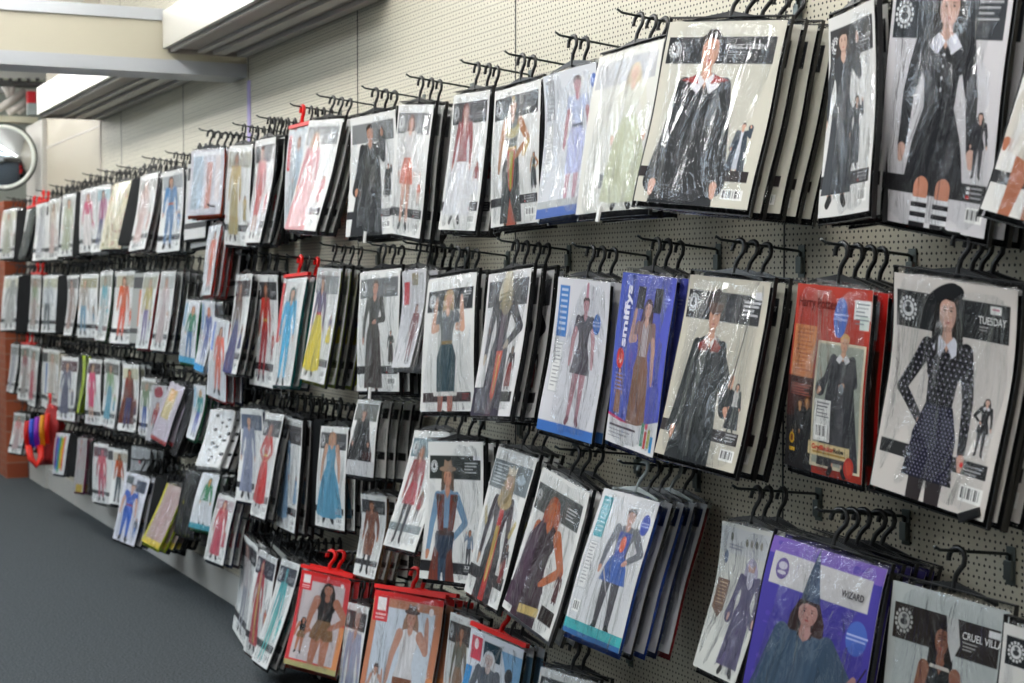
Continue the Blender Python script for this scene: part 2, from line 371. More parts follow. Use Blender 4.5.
# ------------------------------------------------------------------ what is printed on the cards
def std(A, ban='2f3033', strip='2b2b2f', cx=.42, y0=.07, y1=.96, mini=True, title=None, em=True, bcode=True, mx=.82, my=(.5, .76), ls=True, bany=(.065, .225), **f):
    if ban: A.rect(.04, .95, bany[0], bany[1], ban)
    if strip: A.rect(.0, .96, .79, .855, strip)
    if em and ban: A.emblem(.14, (bany[0] + bany[1]) / 2, .05 * A.a / .7)
    if ls and ban: A.lines(.66, .9, bany[0] + .085, 3, 'b9babd', .018, .005)
    A.fig(cx, y0, y1, **f)
    if mini:
        g = dict(f); g['face'] = False; g.pop('dots', None); A.fig(mx, my[0], my[1], **g)
    if strip:
        for i in range(3): A.rect(.72, .74, .8 + i * .018, .81 + i * .018, 'd8d8da' if i < 2 else 'c83030'); A.rect(.76, .9, .802 + i * .018, .808 + i * .018, 'b4b4b8')
    if bcode: A.barcode(.74, .93, .885, .945)
    if title:
        for t in title: A.text(*t)
def side_tab(A, c='3f7fc4', x0=.06, x1=.2, y0=.06, y1=.42, box=True):
    A.rect(x0, x1, y0, y1, c)
    for i in range(8): A.rect(x0 + .03, x1 - .03, y0 + .02 + i * (y1 - y0 - .04) / 8, y0 + .02 + (i + .45) * (y1 - y0 - .04) / 8, 'dfe6ee', .55)
    if box:
        A.rect(x0, x1 - .02, y1 + .03, y1 + .36, 'c2c4c8'); A.rect(x0 + .012, x1 - .032, y1 + .037, y1 + .352, 'e2e2e2')
        A.lines(x0 + .03, x1 - .04, y1 + .05, 12, '9a9ca2', .024, .007)
def dot(A, x, y, r=.07, c='3e62c0'):
    A.ell(x * A.a, y, r * .75, r, c); A.lines(x - .08, x + .09, y - .015, 2, 'aab8e4', .02, .008)

def a_tuesday(A):
    A.im[:] = hexl('cfcac6')
    std(A, ban='232426', strip='262628', cx=.45, y0=.03, y1=1.12, mini=False, bcode=False, ls=False, em=True, bany=(.075, .235),
        skin='cfa595', hair='16120f', hl=2, top='17161c', bot='dress', bc_=None) if False else None
    A.rect(.03, .95, .075, .24, '232426'); A.emblem(.13, .155, .05)
    A.rect(.03, .95, .765, .83, '262628')
    A.fig(.47, .035, 1.48, skin='cfa595', hair='16120f', hl=2, top='17161c', bot='dress', leg='2c2628', la='h', ra='d', sl='l', collar='d9dbe6', dots='a9a4b4', w=.74)
    A.poly([(.36 * A.a, .56), (.59 * A.a, .56), (.66 * A.a, .7), (.655 * A.a, .9), (.28 * A.a, .9), (.29 * A.a, .7)], '16162a')
    for i in range(20):
        for j in range(12):
            x_ = .29 + (j + .5 * (i % 2)) * .031; y_ = .575 + i * .0165
            if .37 - (y_ - .56) * .5 < x_ < .585 + min(.07, (y_ - .56) * .5): A.ell(x_ * A.a, y_, .0036, .0036, '8f8ca8')
    A.ell(.42 * A.a, .062, .1, .032, '17181c', 1, -.45); A.ell(.53 * A.a, .05, .05, .035, '17181c')
    for x in (.37, .55): A.poly([(x * A.a, .15), ((x + .025) * A.a, .15), ((x + .03) * A.a, .34), ((x + .005) * A.a, .35)], '1a1416')
    A.fig(.85, .48, .74, skin='cfa595', hair='16120f', hl=2, top='1a1a1e', bot='dress', leg='2a2628', la='h', collar='d0d0d8', face=False)
    A.ell(.74 * A.a, .79, .011, .012, 'd02020'); A.lines(.78, .92, .785, 3, 'b0b0b4', .016, .005); A.barcode(.76, .95, .87, .94)
    A.rect(.8, .885, .085, .12, 'eaeaea'); A.rect(.815, .87, .095, .102, 'c06080')
    A.text('TUESDAY', .72, .165, .033, 'f0f0f0', .16); A.lines(.72, .79, .18, 2, 'b0b0b0', .013, .004)
def a_socks(A):
    A.im[:] = hexl('d2d0d4')
    A.rect(.03, .96, .06, .25, '2e3238'); A.emblem(.12, .155, .05); A.rect(.03, .96, .8, .87, '262628')
    A.fig(.5, .03, 1.33, skin='d0a898', hair='1a1614', hl=2, top='1d1d22', bot='dress', leg='1c1c22', la='d', ra='d', sl='l', collar='e4e4ee', w=.92)
    A.rect(.2, .8, .87, 1, 'd2d0d4')
    for x in (.41, .6):
        A.cap(x * A.a, .84, .045, x * A.a, .86, .045, 'd08d72')
        for i in range(6): A.rect(x - .07, x + .07, .88 + i * .02, .89 + i * .02 + .01, '1e1a1e' if i % 2 else 'e6e6ea')
    for i in range(4): A.ell(.5 * A.a, .31 + i * .045, .006, .006, 'e8e8ec')
    A.fig(.86, .52, .78, skin='d0a898', hair='1a1614', hl=2, top='22222a', bot='mini', leg='33333a', face=False)
    for i in range(3): A.rect(.8, .83, .81 + i * .018, .822 + i * .018, 'd8d8da' if i < 2 else 'c83030'); A.rect(.84, .93, .812 + i * .018, .818 + i * .018, 'b0b0b4')
    A.lines(.74, .93, .1, 4, 'b9babd', .022, .008); A.barcode(.82, .96, .89, .95)
def a_robe(A, skin='d2a48e'):
    A.im[:] = hexl('cbc9bd')
    A.rect(.03, .95, .085, .23, '26282c'); A.emblem(.1, .155, .04); A.rect(.0, .95, .8, .86, '2c2628')
    A.fig(.41, .03, 1.72, skin=skin, hair='2a211c', hl=0, top='26282c', bot='robe', bc='24262a', collar='e6e6ec', la='d', ra='d', w=.74)
    A.poly([(.2 * A.a, .32), (.33 * A.a, .29), (.36 * A.a, .34)], '9c3a36'); A.poly([(.62 * A.a, .32), (.49 * A.a, .29), (.46 * A.a, .34)], '9c3a36')
    A.fig(.82, .54, .82, skin=skin, hair='2a211c', hl=0, top='dedee4', bot='robe', bc='3a4450', inner='c8ccd6', la='d', ra='u', face=False)
    A.text('MAGIC STUDENT', .57, .15, .026, 'e8e8ea', .27); A.lines(.57, .75, .165, 3, 'a8a8ac', .014, .005); A.barcode(.76, .94, .9, .955)
def a_wand(A):
    A.im[:] = hexl('c6c1b3')
    A.rect(.03, .93, .08, .235, '2e2f33'); A.emblem(.1, .15, .045); A.rect(0, .95, .8, .865, '352f30')
    A.fig(.4, .1, 1.55, skin='cf9a80', hair='2c2420', hl=0, top='24282b', bot='robe', bc='24282b', collar='e4e2e0', la='d', ra='w', hat='cap', hc='6a5650', w=.68)
    A.poly([(.3 * A.a, .1), (.4 * A.a, .06), (.51 * A.a, .1), (.5 * A.a, .14), (.31 * A.a, .14)], '4a4442'); A.poly([(.26 * A.a, .37), (.36 * A.a, .33), (.38 * A.a, .4), (.28 * A.a, .4)], '8e3a34'); A.poly([(.54 * A.a, .37), (.45 * A.a, .33), (.42 * A.a, .4), (.52 * A.a, .4)], '8e3a34'); A.cap(.58 * A.a, .44, .04, .72 * A.a, .62, .055, '24282b'); A.cap(.74 * A.a, .56, .02, .75 * A.a, .52, .016, 'cf9a80')
    A.cap(.73 * A.a, .6, .006, .82 * A.a, .12, .003, '3a3330')
    A.fig(.83, .54, .8, skin='cf9a80', hair='2c2420', hl=1, top='c8c8c8', bot='robe', bc='2c3036', face=False)
    A.rect(.84, .93, .06, .1, 'dcdce0'); A.lines(.72, .92, .11, 4, 'd0d0d4', .022, .012)
    A.lines(.8, .93, .81, 3, 'c0c0c4', .016, .006); A.barcode(.78, .95, .89, .95)
def a_robe_red(A):
    A.im[:] = hexl('8c2a1c'); A.rect(0, 1, .0, .3, 'a83426')
    A.rect(.03, .34, .22, .5, 'bd7a4c'); A.lines(.07, .31, .24, 11, '9a5836', .022, .007)
    A.rect(0, .38, .5, 1, '3c1a16'); A.rect(0, .4, .72, 1, '151214')
    A.lines(.06, .34, .54, 5, 'b06050', .014, .005)
    A.fig(.2, .62, .98, skin='b98a5e', hair='3a2414', hl=1, top='1b181a', bot='robe', bc='1b181a', face=False); A.fig(.3, .6, .98, skin='b98a5e', hair='6a4018', hl=1, top='1b181a', bot='robe', bc='1b181a', face=False)
    A.rect(.37, .97, .29, .96, 'cfc7ae'); A.rect(.395, .945, .305, .94, '9aa096')
    A.fig(.7, .235, 1.0, skin='cba088', hair='c9a066', hl=0, top='3b3a3e', bot='robe', bc='36363b', inner='4a4a4e', collar='d8d8dc', la='w', ra='f', w=.95)
    A.ell(.71 * A.a, .53, .022, .028, '8b9298')
    A.text('Harry Potter', .06, .12, .055, '5e1a14', .36); A.ell(.62 * A.a, .16, .058, .105, '4668b8'); A.lines(.53, .72, .14, 2, 'aab8e4', .025, .008)
    A.rect(.78, .99, .06, .16, 'dfe2e2'); A.rect(.86, .98, .14, .21, 'c9d4d0'); A.lines(.8, .97, .075, 6, '6f7a80', .02, .006)
    A.rect(.4, .6, .6, .82, 'e0e0de'); A.lines(.43, .58, .615, 5, '77777c', .018, .007); A.barcode(.42, .57, .73, .81)
    A.rect(.34, .84, .83, .9, 'ddc998'); A.text('Gryffindor', .4, .868, .026, 'c8241c', .19, 0, .03); A.text('Robe', .67, .868, .026, '33302c', .08, 0, .03); A.lines(.4, .8, .878, 1, 'b08a3c', .02, .009)
    A.ell(.84 * A.a, .93, .04, .055, 'c0301f'); A.ell(.84 * A.a, .93, .026, .038, 'd24a34')
    A.ell(.1 * A.a, .84, .025, .03, 'e0b020'); A.ell(.1 * A.a, .84, .015, .02, '7a3a10'); A.rect(.07, .15, .89, .91, 'd8a828')
def a_smiffys(A):
    A.im[:] = hexl('4f57b8'); A.rect(0, .3, 0, 1, '4a63bd', .5)
    A.fig(.56, .13, 1.02, skin='cfa493', hair='4a2a2a', hl=2, top='8a6a62', bot='long', bc='84604e', la='u', ra='d', sl='s', w=.95, stripes='d8d8e0')
    A.fig(.17, .55, .84, skin='cfa493', hair='6a3a2a', hl=1, top='94684e', bot='long', bc='94684e', face=False)
    A.rect(.33, .47, .07, .2, '0c0c12'); A.rect(.64, .79, .07, .21, '0c0c12')
    A.poly([(0, .84), (.3 * A.a, .86), (.6 * A.a, .86), (A.a, .8), (A.a, 1), (0, 1)], 'd9d9dc'); A.poly([(0, .825), (.3 * A.a, .845), (.45 * A.a, .862), (.3 * A.a, .862), (0, .84)], 'd02468')
    A.text('smiffys', .235, .43, .07, 'dfe0f0', .36, math.pi / 2, .035)
    A.ell(.15 * A.a, .5, .052, .06, 'dd3326'); A.ell(.16 * A.a, .5, .022, .03, 'f0c8c0'); A.ell(.16 * A.a, .49, .014, .02, 'dd3326')
    A.lines(.08, .3, .585, 5, '8890d8', .022, .009); A.lines(.8, .95, .12, 3, '8b95d8', .02, .008)
    A.lines(.06, .6, .885, 1, '4a3c48', .02, .014); A.lines(.06, .5, .915, 3, '9a9aa2', .02, .006)
    A.rect(.71, .765, .83, .96, '2f8f6a'); A.rect(.78, .825, .87, .97, 'c43a34'); A.rect(.84, .885, .86, .96, 'b9c04a'); A.rect(.9, .95, .89, .98, '2d8ecb'); A.ell(.8 * A.a, .845, .018, .018, 'd84a6a')
def a_roman(A):
    A.im[:] = hexl('d3d3d9'); side_tab(A, '4478ba', .06, .24, .05, .38)
    A.fig(.57, .1, .93, skin='b88a92', hair='4a2f30', hl=0, top='47424c', bot='dress', bc='4b4650', sl='s', la='d', ra='d', leg='a67a84', shoe='7a4a56', tex=.3, belt='2e2a30')
    A.poly([(.55 * A.a, .115), (.56 * A.a, 0.02), (.6 * A.a, .02), (.6 * A.a, .11)], 'b47a8c')
    dot(A, .8, .27, .065, '3c6cba'); A.rect(0, 1, .93, 1, '3c6cb4')
def a_skel(A):
    A.im[:] = hexl('d6d5d6'); A.rect(.05, .97, .06, .24, '4c4c50'); A.rect(0, .7, .8, 1, '2e2a3c'); A.rect(.6, .95, .83, .9, '262428')
    A.fig(.46, .02, 1.15, skin='b9a893', hair='c9c3b2', hl=2, top='34323a', bot='long', bc='2f2b3a', la='d', ra='h', w=1.15, tex=.5, pattern='4a3444')
    A.ell(.5 * A.a, .1, .085, .12, 'c8bda2', .8); A.ell(.5 * A.a, .22, .09, .08, 'a3987c', .7)
    for i in range(4): A.cap((.34) * A.a, .16 + i * .03, .008, .66 * A.a, .14 + i * .03, .006, '8d8468')
    A.poly([(.4 * A.a, .55), (.56 * A.a, .55), (.53 * A.a, .86), (.48 * A.a, .9), (.43 * A.a, .86)], 'c0503a'); A.poly([(.46 * A.a, .58), (.5 * A.a, .58), (.5 * A.a, .84), (.47 * A.a, .84)], 'caa040')
    A.fig(.8, .52, .82, skin='8c5a44', hair='2b2422', top='2a2428', bot='long', bc='7a2c2c', face=False)
def a_egypt(A):
    std(A, cx=.45, y0=.08, y1=1.06, skin='a9744e', hair='20302c', hl=1, top='3c4848', bot='long', bc='33383a', sl='n', la='d', ra='h', mx=.9, title=None, belt='b89a4a', tex=.25)
    A.poly([(.28 * A.a, .27), (.45 * A.a, .31), (.62 * A.a, .27), (.56 * A.a, .36), (.45 * A.a, .38), (.33 * A.a, .36)], 'a89a5a'); A.cap(.7 * A.a, .5, .02, .78 * A.a, .42, .022, 'b99a3c')
    A.poly([(.38 * A.a, .46), (.54 * A.a, .46), (.5 * A.a, .72), (.45 * A.a, .76), (.41 * A.a, .72)], 'b34a40'); A.poly([(.42 * A.a, .47), (.5 * A.a, .47), (.47 * A.a, .74), (.44 * A.a, .74)], '9aa040')
    A.poly([(.38 * A.a, 1), (.44 * A.a, .8), (.56 * A.a, 1)], 'a65a4a'); A.ell(.44 * A.a, .09, .02, .018, 'c0a040')
def a_viking(A):
    std(A, cx=.5, y0=.07, y1=1.04, bany=(.1, .26), skin='c99e88', hair='a58a62', hl=1, top='5c6268', bot='mid', bc='2f4248', sl='s', la='u', ra='u', mini=False, leg='9a5c50', shoe='3a2424', bc_=0) if False else None
    A.rect(.05, .96, .1, .26, '33363a'); A.emblem(.15, .18, .045); A.rect(.05, .95, .86, .93, '3a2c2e')
    A.fig(.5, .1, 1.15, skin='c99e88', hair='a58a62', hl=1, top='6a6f74', bot='mid', bc='2c434c', sl='s', la='u', ra='u', leg='a2685c', shoe='3a2424', belt='8a7040', tex=.25)
    for i in range(9): A.ell((.29 + i * .05) * A.a, .87, .02, .018, 'd6d4d0')
    A.lines(.78, .93, .13, 3, 'c0c0c4', .02, .007); A.lines(.8, .92, .87, 3, 'a04040', .017, .006)
def a_cowboy(A):
    std(A, cx=.36, y0=.13, y1=1.12, bany=(.09, .26), skin='c0866a', hair='5a4a3c', hl=1, top='6d8ca8', bot='trou', bc='2c3e56', la='d', ra='h', strip='242427', hat='brim', hc='b5866a', mini=False, belt='4a2a20', bc_=0) if False else None
    A.rect(.04, .95, .1, .27, '2b302e'); A.emblem(.12, .18, .04); A.rect(0, .96, .86, .94, '232326')
    A.fig(.36, .16, 1.42, skin='c0866a', hair='5a4a3c', hl=1, top='6d8ca8', bot='trou', bc='33465c', la='d', ra='h', hat='brim', hc='927a68', belt='3c231c', w=.85)
    A.poly([(.2 * A.a, .66), (.52 * A.a, .66), (.5 * A.a, .84), (.22 * A.a, .84)], '28364a', 1, .2); A.rect(.21, .51, .645, .675, '3c231c')
    for sd in (-1, 1): A.poly([((.36 + sd * .05) * A.a, .38), ((.36 + sd * .19) * A.a, .38), ((.36 + sd * .13) * A.a, .64), ((.36 + sd * .04) * A.a, .64)], '6b3024', 1, .2)
    for sd in (-1, 1): A.ell((.36 + sd * .14) * A.a, .41, .035, .025, '3a2a26')
    A.poly([(.2 * A.a, .76), (.28 * A.a, .8), (.3 * A.a, 1), (.14 * A.a, 1)], '6b3428', 1, .2); A.poly([(.5 * A.a, .76), (.42 * A.a, .8), (.42 * A.a, 1), (.58 * A.a, 1)], '5c2c24', 1, .2)
    A.fig(.8, .62, .9, skin='c0866a', hair='5a3a2c', top='6a7d94', bot='trou', bc='2c2c34', face=False, la='u', ra='d', hl=1, shoe='dcdcdc')
    A.lines(.66, .9, .15, 4, 'c0c4c4', .022, .008); A.lines(.74, .9, .875, 3, 'b0b0b0', .017, .006); A.rect(.82, .95, .1, .13, 'dedee2')
def a_pharaoh(A):
    A.rect(.02, .97, .08, .27, '6c757a'); A.rect(0, .96, .8, .88, '262629')
    A.fig(.5, .12, 1.32, skin='c09a80', hair='8e7c60', hl=2, top='3a2c34', bot='long', bc='2a282c', la='d', ra='d', w=1.0, hat='crown', hc='cfc4ae', tex=.3, pattern='b0302c')
    A.ell(.5 * A.a, .33, .12, .06, 'a8946c'); A.ell(.5 * A.a, .3, .06, .05, '8a7a58')
    A.poly([(.44 * A.a, .5), (.54 * A.a, .5), (.52 * A.a, .85), (.49 * A.a, .88), (.46 * A.a, .85)], 'b8a058', 1, .3)
    for sd, y in ((-1, .5), (1, .53)): A.cap((.5 + sd * .4) * A.a, y - .08, .022, (.5 + sd * .33) * A.a, y, .024, 'c2b27c')
    A.lines(.06, .4, .1, 7, 'c4ccd0', .022, .01); A.ell(.75 * A.a, .17, .08, .03, 'b9c8d4', .7)
    A.fig(.86, .58, .86, skin='8a5a40', hair='2a2220', top='2c2428', bot='long', bc='7a3030', face=False)
def a_redhair(A):
    A.rect(.03, .93, .1, .28, '4a4e4e'); A.emblem(.09, .18, .035); A.rect(0, .6, .8, .9, '3a3a3e'); A.rect(.68, .95, .82, .92, '2a1c1c')
    A.fig(.42, .13, 1.45, skin='b8653a', hair='9a4a2c', hl=2, top='33232b', bot='long', bc='3b2833', sl='n', la='d', ra='h', w=.95, tex=.35)
    A.poly([(.1 * A.a, .45), (.3 * A.a, .3), (.3 * A.a, .7), (.22 * A.a, .95), (0, .95)], '4a3246', 1, .3); A.poly([(.3 * A.a, .9), (.66 * A.a, .86), (.66 * A.a, .92), (.3 * A.a, .96)], 'c9b070')
    A.fig(.86, .56, .78, skin='a0583a', hair='7a2a20', top='4a2024', bot='long', bc='4a2024', face=False)
    A.text('QUEEN' if 0 else ' ', .7, .2, .02, 'e0e0e0'); A.lines(.66, .86, .16, 4, 'c8c8ca', .022, .009)
def a_knight(A):
    A.im[:] = hexl('d9dadd'); side_tab(A, '3d9fae', .06, .24, .05, .33)
    A.fig(.62, .08, .93, skin='c69684', hair='4a4444', hl=0, top='6d7078', bot='dress', bc='3c5ea6', la='d', ra='h', leg='46444a', sl='l', w=1.15, belt='3a3030', tex=.2)
    A.poly([(.52 * A.a, .25), (.72 * A.a, .25), (.7 * A.a, .42), (.53 * A.a, .42)], '40509c'); A.ell(.62 * A.a, .33, .032, .055, 'd8603a')
    A.cap(.45 * A.a, .52, .008, .66 * A.a, .74, .004, 'a9a4a8'); A.fig
    dot(A, .87, .17, .07, '4457b4'); A.rect(0, 1, .9, .965, '42a6ac'); A.rect(0, 1, .965, 1, '2f5f96'); A.barcode(.08, .22, .77, .85)
def a_oldwiz(A):
    A.im[:] = hexl('c4c6c2'); A.rect(0, 1, .03, .2, 'bcc0c8', .6)
    A.ell(.25 * A.a, .09, .02, .028, '5a5a52'); A.lines(.2, .5, .14, 2, '8a8a98', .02, .008)
    for i in range(4): A.ell((.56 + i * .09) * A.a, .11, .018, .026, '8f8c82' if i % 2 else '6f6e60')
    A.ell(.16 * A.a, .23, .03, .045, '66728a'); A.poly([(.06 * A.a, .38), (.32 * A.a, .38), (.3 * A.a, .58), (.22 * A.a, .64), (.05 * A.a, .58)], '6e5446'); A.lines(.1, .28, .4, 7, 'b09a84', .023, .008)
    A.fig(.7, .2, .98, skin='b9968e', hair='a9a3c0', hl=2, top='55506e', bot='long', bc='524d6c', la='d', ra='d', w=1.25, sl='w', hat='cap', hc='a49eb9')
    A.poly([(.62 * A.a, .29), (.78 * A.a, .29), (.75 * A.a, .38), (.7 * A.a, .41), (.65 * A.a, .37)], 'b4b4c4')
def a_wizard(A):
    A.im[:] = hexl('47409a'); A.rect(0, 1, 0, .09, '8a6cc0', .6)
    for i in range(60): A.ell(U(.0, 1) * A.a, U(0, 1), U(.003, .03), U(.003, .02), random.choice(['5a49b4', '6a55c0', '3a3488', '40409c']), .5)
    A.rect(.05, .92, .075, .24, 'c9c8ca'); A.ell(.15 * A.a, .155, .045, .055, '6a5a96'); A.ell(.15 * A.a, .14, .03, .02, 'c8c6d4'); A.ell(.15 * A.a, .175, .03, .01, 'c8c6d4')
    A.fig(.45, .24, 1.42, skin='b58a84', hair='3a2828', hl=3, top='3f546c', bot='robe', bc='43586f', inner='4a5e74', la='d', ra='h', w=1.15, face=True)
    A.poly([(.37 * A.a, .27), (.54 * A.a, .27), (.5 * A.a, .16), (.44 * A.a, .0), (.4 * A.a, .14)], '46566e', 1, .25)
    A.poly([(.3 * A.a, .45), (.14 * A.a, .62), (.02 * A.a, .9), (.02 * A.a, 1), (.3 * A.a, 1)], '42586e', 1, .2); A.poly([(.6 * A.a, .45), (.72 * A.a, .6), (.8 * A.a, .82), (.62 * A.a, .9)], '3d5168', 1, .2)
    A.cap(.66 * A.a, .52, .05, .8 * A.a, .68, .06, '40566d'); A.cap(.86 * A.a, .62, .022, .9 * A.a, .57, .016, 'b58a84'); A.cap(.88 * A.a, .66, .006, .98 * A.a, .5, .004, '2a2228')
    dot(A, .87, .37, .085, '4a68bc'); A.text('WIZARD', .7, .19, .035, '33303a', .14)
def a_villain(A):
    A.im[:] = hexl('b5bcbc'); A.rect(.04, .95, .09, .25, '2b2422'); A.emblem(.13, .165, .05, 'b8bab8')
    A.fig(.48, .11, 1.32, skin='8d5f4c', hair='1d1614', hl=3, top='1e2022', bot='long', bc='1e2022', la='d', ra='d', sl='n', w=.74)
    A.poly([(.5 * A.a, .09), (.6 * A.a, .09), (.64 * A.a, .2), (.58 * A.a, .28), (.53 * A.a, .2)], 'c0c2c2')
    A.poly([(.4 * A.a, .312), (.56 * A.a, .312), (.575 * A.a, .328), (.385 * A.a, .328)], 'c8c4be')
    A.text('CRUEL VILLAIN', .66, .165, .032, 'e6e6e6', .27); A.lines(.66, .78, .18, 3, 'a8a8a8', .014, .005); A.rect(.86, .95, .1, .13, 'e0e0e2'); A.rect(0, .96, .8, .86, '262628')
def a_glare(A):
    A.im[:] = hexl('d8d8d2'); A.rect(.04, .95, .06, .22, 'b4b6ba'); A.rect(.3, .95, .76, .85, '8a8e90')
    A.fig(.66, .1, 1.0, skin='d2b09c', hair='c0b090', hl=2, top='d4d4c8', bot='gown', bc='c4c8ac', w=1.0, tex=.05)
def a_bluedress(A):
    A.im[:] = hexl('cfd2d8'); side_tab(A, '9a9ca2', .05, .22, .05, .32)
    A.fig(.66, .05, .95, skin='b3808a', hair='55403c', hl=0, top='b3bcd8', bot='mid', bc='a9aed4', sl='s', leg='b08090', shoe='6a5058', belt='5a6078')
    dot(A, .95, .12, .05, '5a74b8'); A.rect(0, 1, .93, 1, '4a66a8'); A.rect(0, 1, .88, .93, 'aeb2b4')
def a_generic(A, **k):
    std(A, **k)
def S(**k): return lambda A: std(A, **k)
def T(c='3f7fc4', bottom=None, bg='d6d8dc', **k):
    def f(A):
        A.im[:] = hexl(bg); side_tab(A, c); A.fig(.6, .08, .94, **k)
        if bottom: A.rect(0, 1, .9, 1, bottom)
    return f
def RF(border='cf4a48', bg='d5c8c8', low='d8c49a', y1=1.0, **k):
    def f(A):
        A.im[:] = hexl(border); A.rect(.08, .9, .1, .92, bg); A.poly([(.9 * A.a, .5), (A.a, .5), (A.a, 1), (.7 * A.a, .92), (.9 * A.a, .92)], 'd08a5c')
        A.rect(.02, .24, .03, .2, 'd02a34'); A.rect(.07, .2, .045, .13, 'ece4e4'); A.lines(.06, .21, .15, 2, 'f0c0c0', .022, .01)
        A.rect(0, 1, 0, .045, 'c82828'); A.fig(.58, .08, y1, **k); g = dict(k); g['face'] = False; A.fig(.2, .48, .86, **g); A.ell(.84 * A.a, .09, .025, .025, 'e8dede')
        if low: A.rect(0, 1, .94, 1, low)
    return f
def a_back(A, c='9aa0b4', top='3a56a8'):
    A.im[:] = hexl('c2c4cc'); A.rect(.1, .95, .04, .16, '1f2f5c'); A.ell(.5 * A.a, .1, .09, .05, top); A.rect(.06, .94, .2, .6, c, .6)
    A.lines(.1, .85, .26, 14, '70768c', .022, .007); A.rect(.1, .9, .64, .95, '8a8f9c'); A.lines(.14, .86, .66, 12, 'd0d2d8', .023, .008)
def a_redback(A):
    A.im[:] = hexl('b8201c'); A.rect(.5, .9, .05, .25, '9aa4ac'); A.lines(.55, .86, .07, 6, '3a3f48', .025, .009); A.rect(.6, .95, .3, .9, '4c2a20')
def a_purple(A):
    A.im[:] = hexl('3a3270'); A.rect(.05, .95, .06, .2, '6a5a9c'); A.fig(.5, .2, 1.2, skin='b08a84', hair='2a2028', hl=2, top='2c2450', bot='long', bc='2c2450')
def a_multi(A):
    A.im[:] = hexl('c8c6cc'); A.rect(.1, .4, .1, .9, '88a8b8', .6); A.rect(.5, .65, .2, .9, 'c07050', .7); A.rect(.75, .9, .1, .8, 'd8d0d0'); A.rect(.06, .94, .04, .1, 'e8e8ea')
def a_cow(A):
    A.im[:] = hexl('dcdcdc')
    for i in range(14): A.ell(U(.3, .95) * A.a, .1 + i * .06, U(.03, .07), U(.015, .035), '1a1a1c')
def a_rainbow(A):
    A.im[:] = hexl('d8d8da')
    for i, c in enumerate(('6a3a9c', '3a7ac0', '40a060', 'd8c030', 'e06a30')): A.rect(.12 + i * .13, .25 + i * .13, .08 + .04 * (i % 2), .85 + .05 * (i % 3), c)
def a_floral(A):
    A.im[:] = hexl('c9c2a8')
    for i in range(70): A.ell(U(0, 1) * A.a, U(.1, 1), U(.01, .04), U(.01, .03), random.choice(['8a8a60', 'b08a70', 'a05050', '9a9c80', 'd8d0c0']))
def a_popart(A):
    A.im[:] = hexl('d8dce4'); A.rect(0, .12, .3, 1, '3a8cc8'); A.rect(.3, .62, .06, .2, '24404e'); A.rect(.05, .26, .05, .24, 'd84a5c'); A.ell(.15 * A.a, .11, .03, .045, 'f0dce0')
    A.poly([(.62 * A.a, .08), (A.a, .08), (A.a, 1), (.72 * A.a, 1), (.85 * A.a, .4)], '5aa0d0', .8); A.ell(.8 * A.a, .26, .05, .06, '2a2c34')
    A.fig(.42, .12, 1.1, skin='c8b4b0', hair='d0d0d4', hl=2, top='5a5e66', bot='trou', bc='4a4e58', w=1.2, tex=.4)
# ------------------------------------------------------------------ shared meshes of a packet
def pillow(name, mt, fw, bw, w=1, h0=0, h1=-1, nx=14, nz=20, yf=0, ym=0, thick_low=0, seed=0, smooth=True, wr=0.0, kb=0, lim=1.0):
    rs = random.Random(seed); ph = [rs.uniform(0, 6) for _ in range(8)]
    V = []; 
    def fall(u, v): return max(0, 1 - abs(2 * u - 1) ** 6) ** .6 * max(0, 1 - abs(2 * v - 1) ** 10) ** .5
    def wrk(u, v):
        s = 0
        for k in range(4): s += math.sin((u - .5) * (9 + 7 * k) * (1 - .5 * (1 - v)) + v * (2 + 3 * k) + ph[k]) / (1 + .4 * k)
        s += 1.2 * abs(math.sin(u * 13 + v * 9 + ph[4])) ** .5 * math.sin(v * 7 + ph[5])
        return s * wr
    for side in (0, 1):
        for j in range(nz + 1):
            for i in range(nx + 1):
                u = i / nx; v = j / nz; f = fall(u, v)
                y = ym - (yf + fw * f + wrk(u, v) * f) if side == 0 else ym + bw * f * (1 + thick_low * v) + (wrk(v, u) * f * .6)
                if f < .01: y = ym
                vv = -(h0 + (h1 - h0) * v); xx = (u - .5) * w
                V.append((xx + float(sway(kb, vv)), y + float(bend(kb, xx, vv, lim)), -vv))
    idx = lambda s, i, j: s * (nx + 1) * (nz + 1) + j * (nx + 1) + i
    Fc = []
    for j in range(nz):
        for i in range(nx):
            Fc.append((idx(0, i, j), idx(0, i, j + 1), idx(0, i + 1, j + 1), idx(0, i + 1, j)))
            Fc.append((idx(1, i, j), idx(1, i + 1, j), idx(1, i + 1, j + 1), idx(1, i, j + 1)))
    me = bpy.data.meshes.new(name); me.from_pydata(V, [], Fc)
    bm = bmesh.new(); bm.from_mesh(me); bmesh.ops.remove_doubles(bm, verts=bm.verts, dist=1e-5); bmesh.ops.recalc_face_normals(bm, faces=bm.faces); bm.to_mesh(me); bm.free()
    me.materials.append(mt)
    if smooth:
        for p in me.polygons: p.use_smooth = True
    return me
FILMS = [pillow('plastic_bag', M_film, .0125, .009, nx=26, nz=36, yf=.0, ym=.003, seed=s, wr=.0010 + .0003 * (s % 3), kb=s) for s in range(7)]
GARM = [[pillow('folded_garment', garment_mat('141416'), .0, t_, w=.97, h0=-.03, h1=-.985, nx=12, nz=16, yf=0, ym=.001, thick_low=.35, seed=20 + s, wr=.0005 + .04 * (t_ - .009), kb=s) for t_ in (.009, .026)] for s in range(7)]
e = .0045
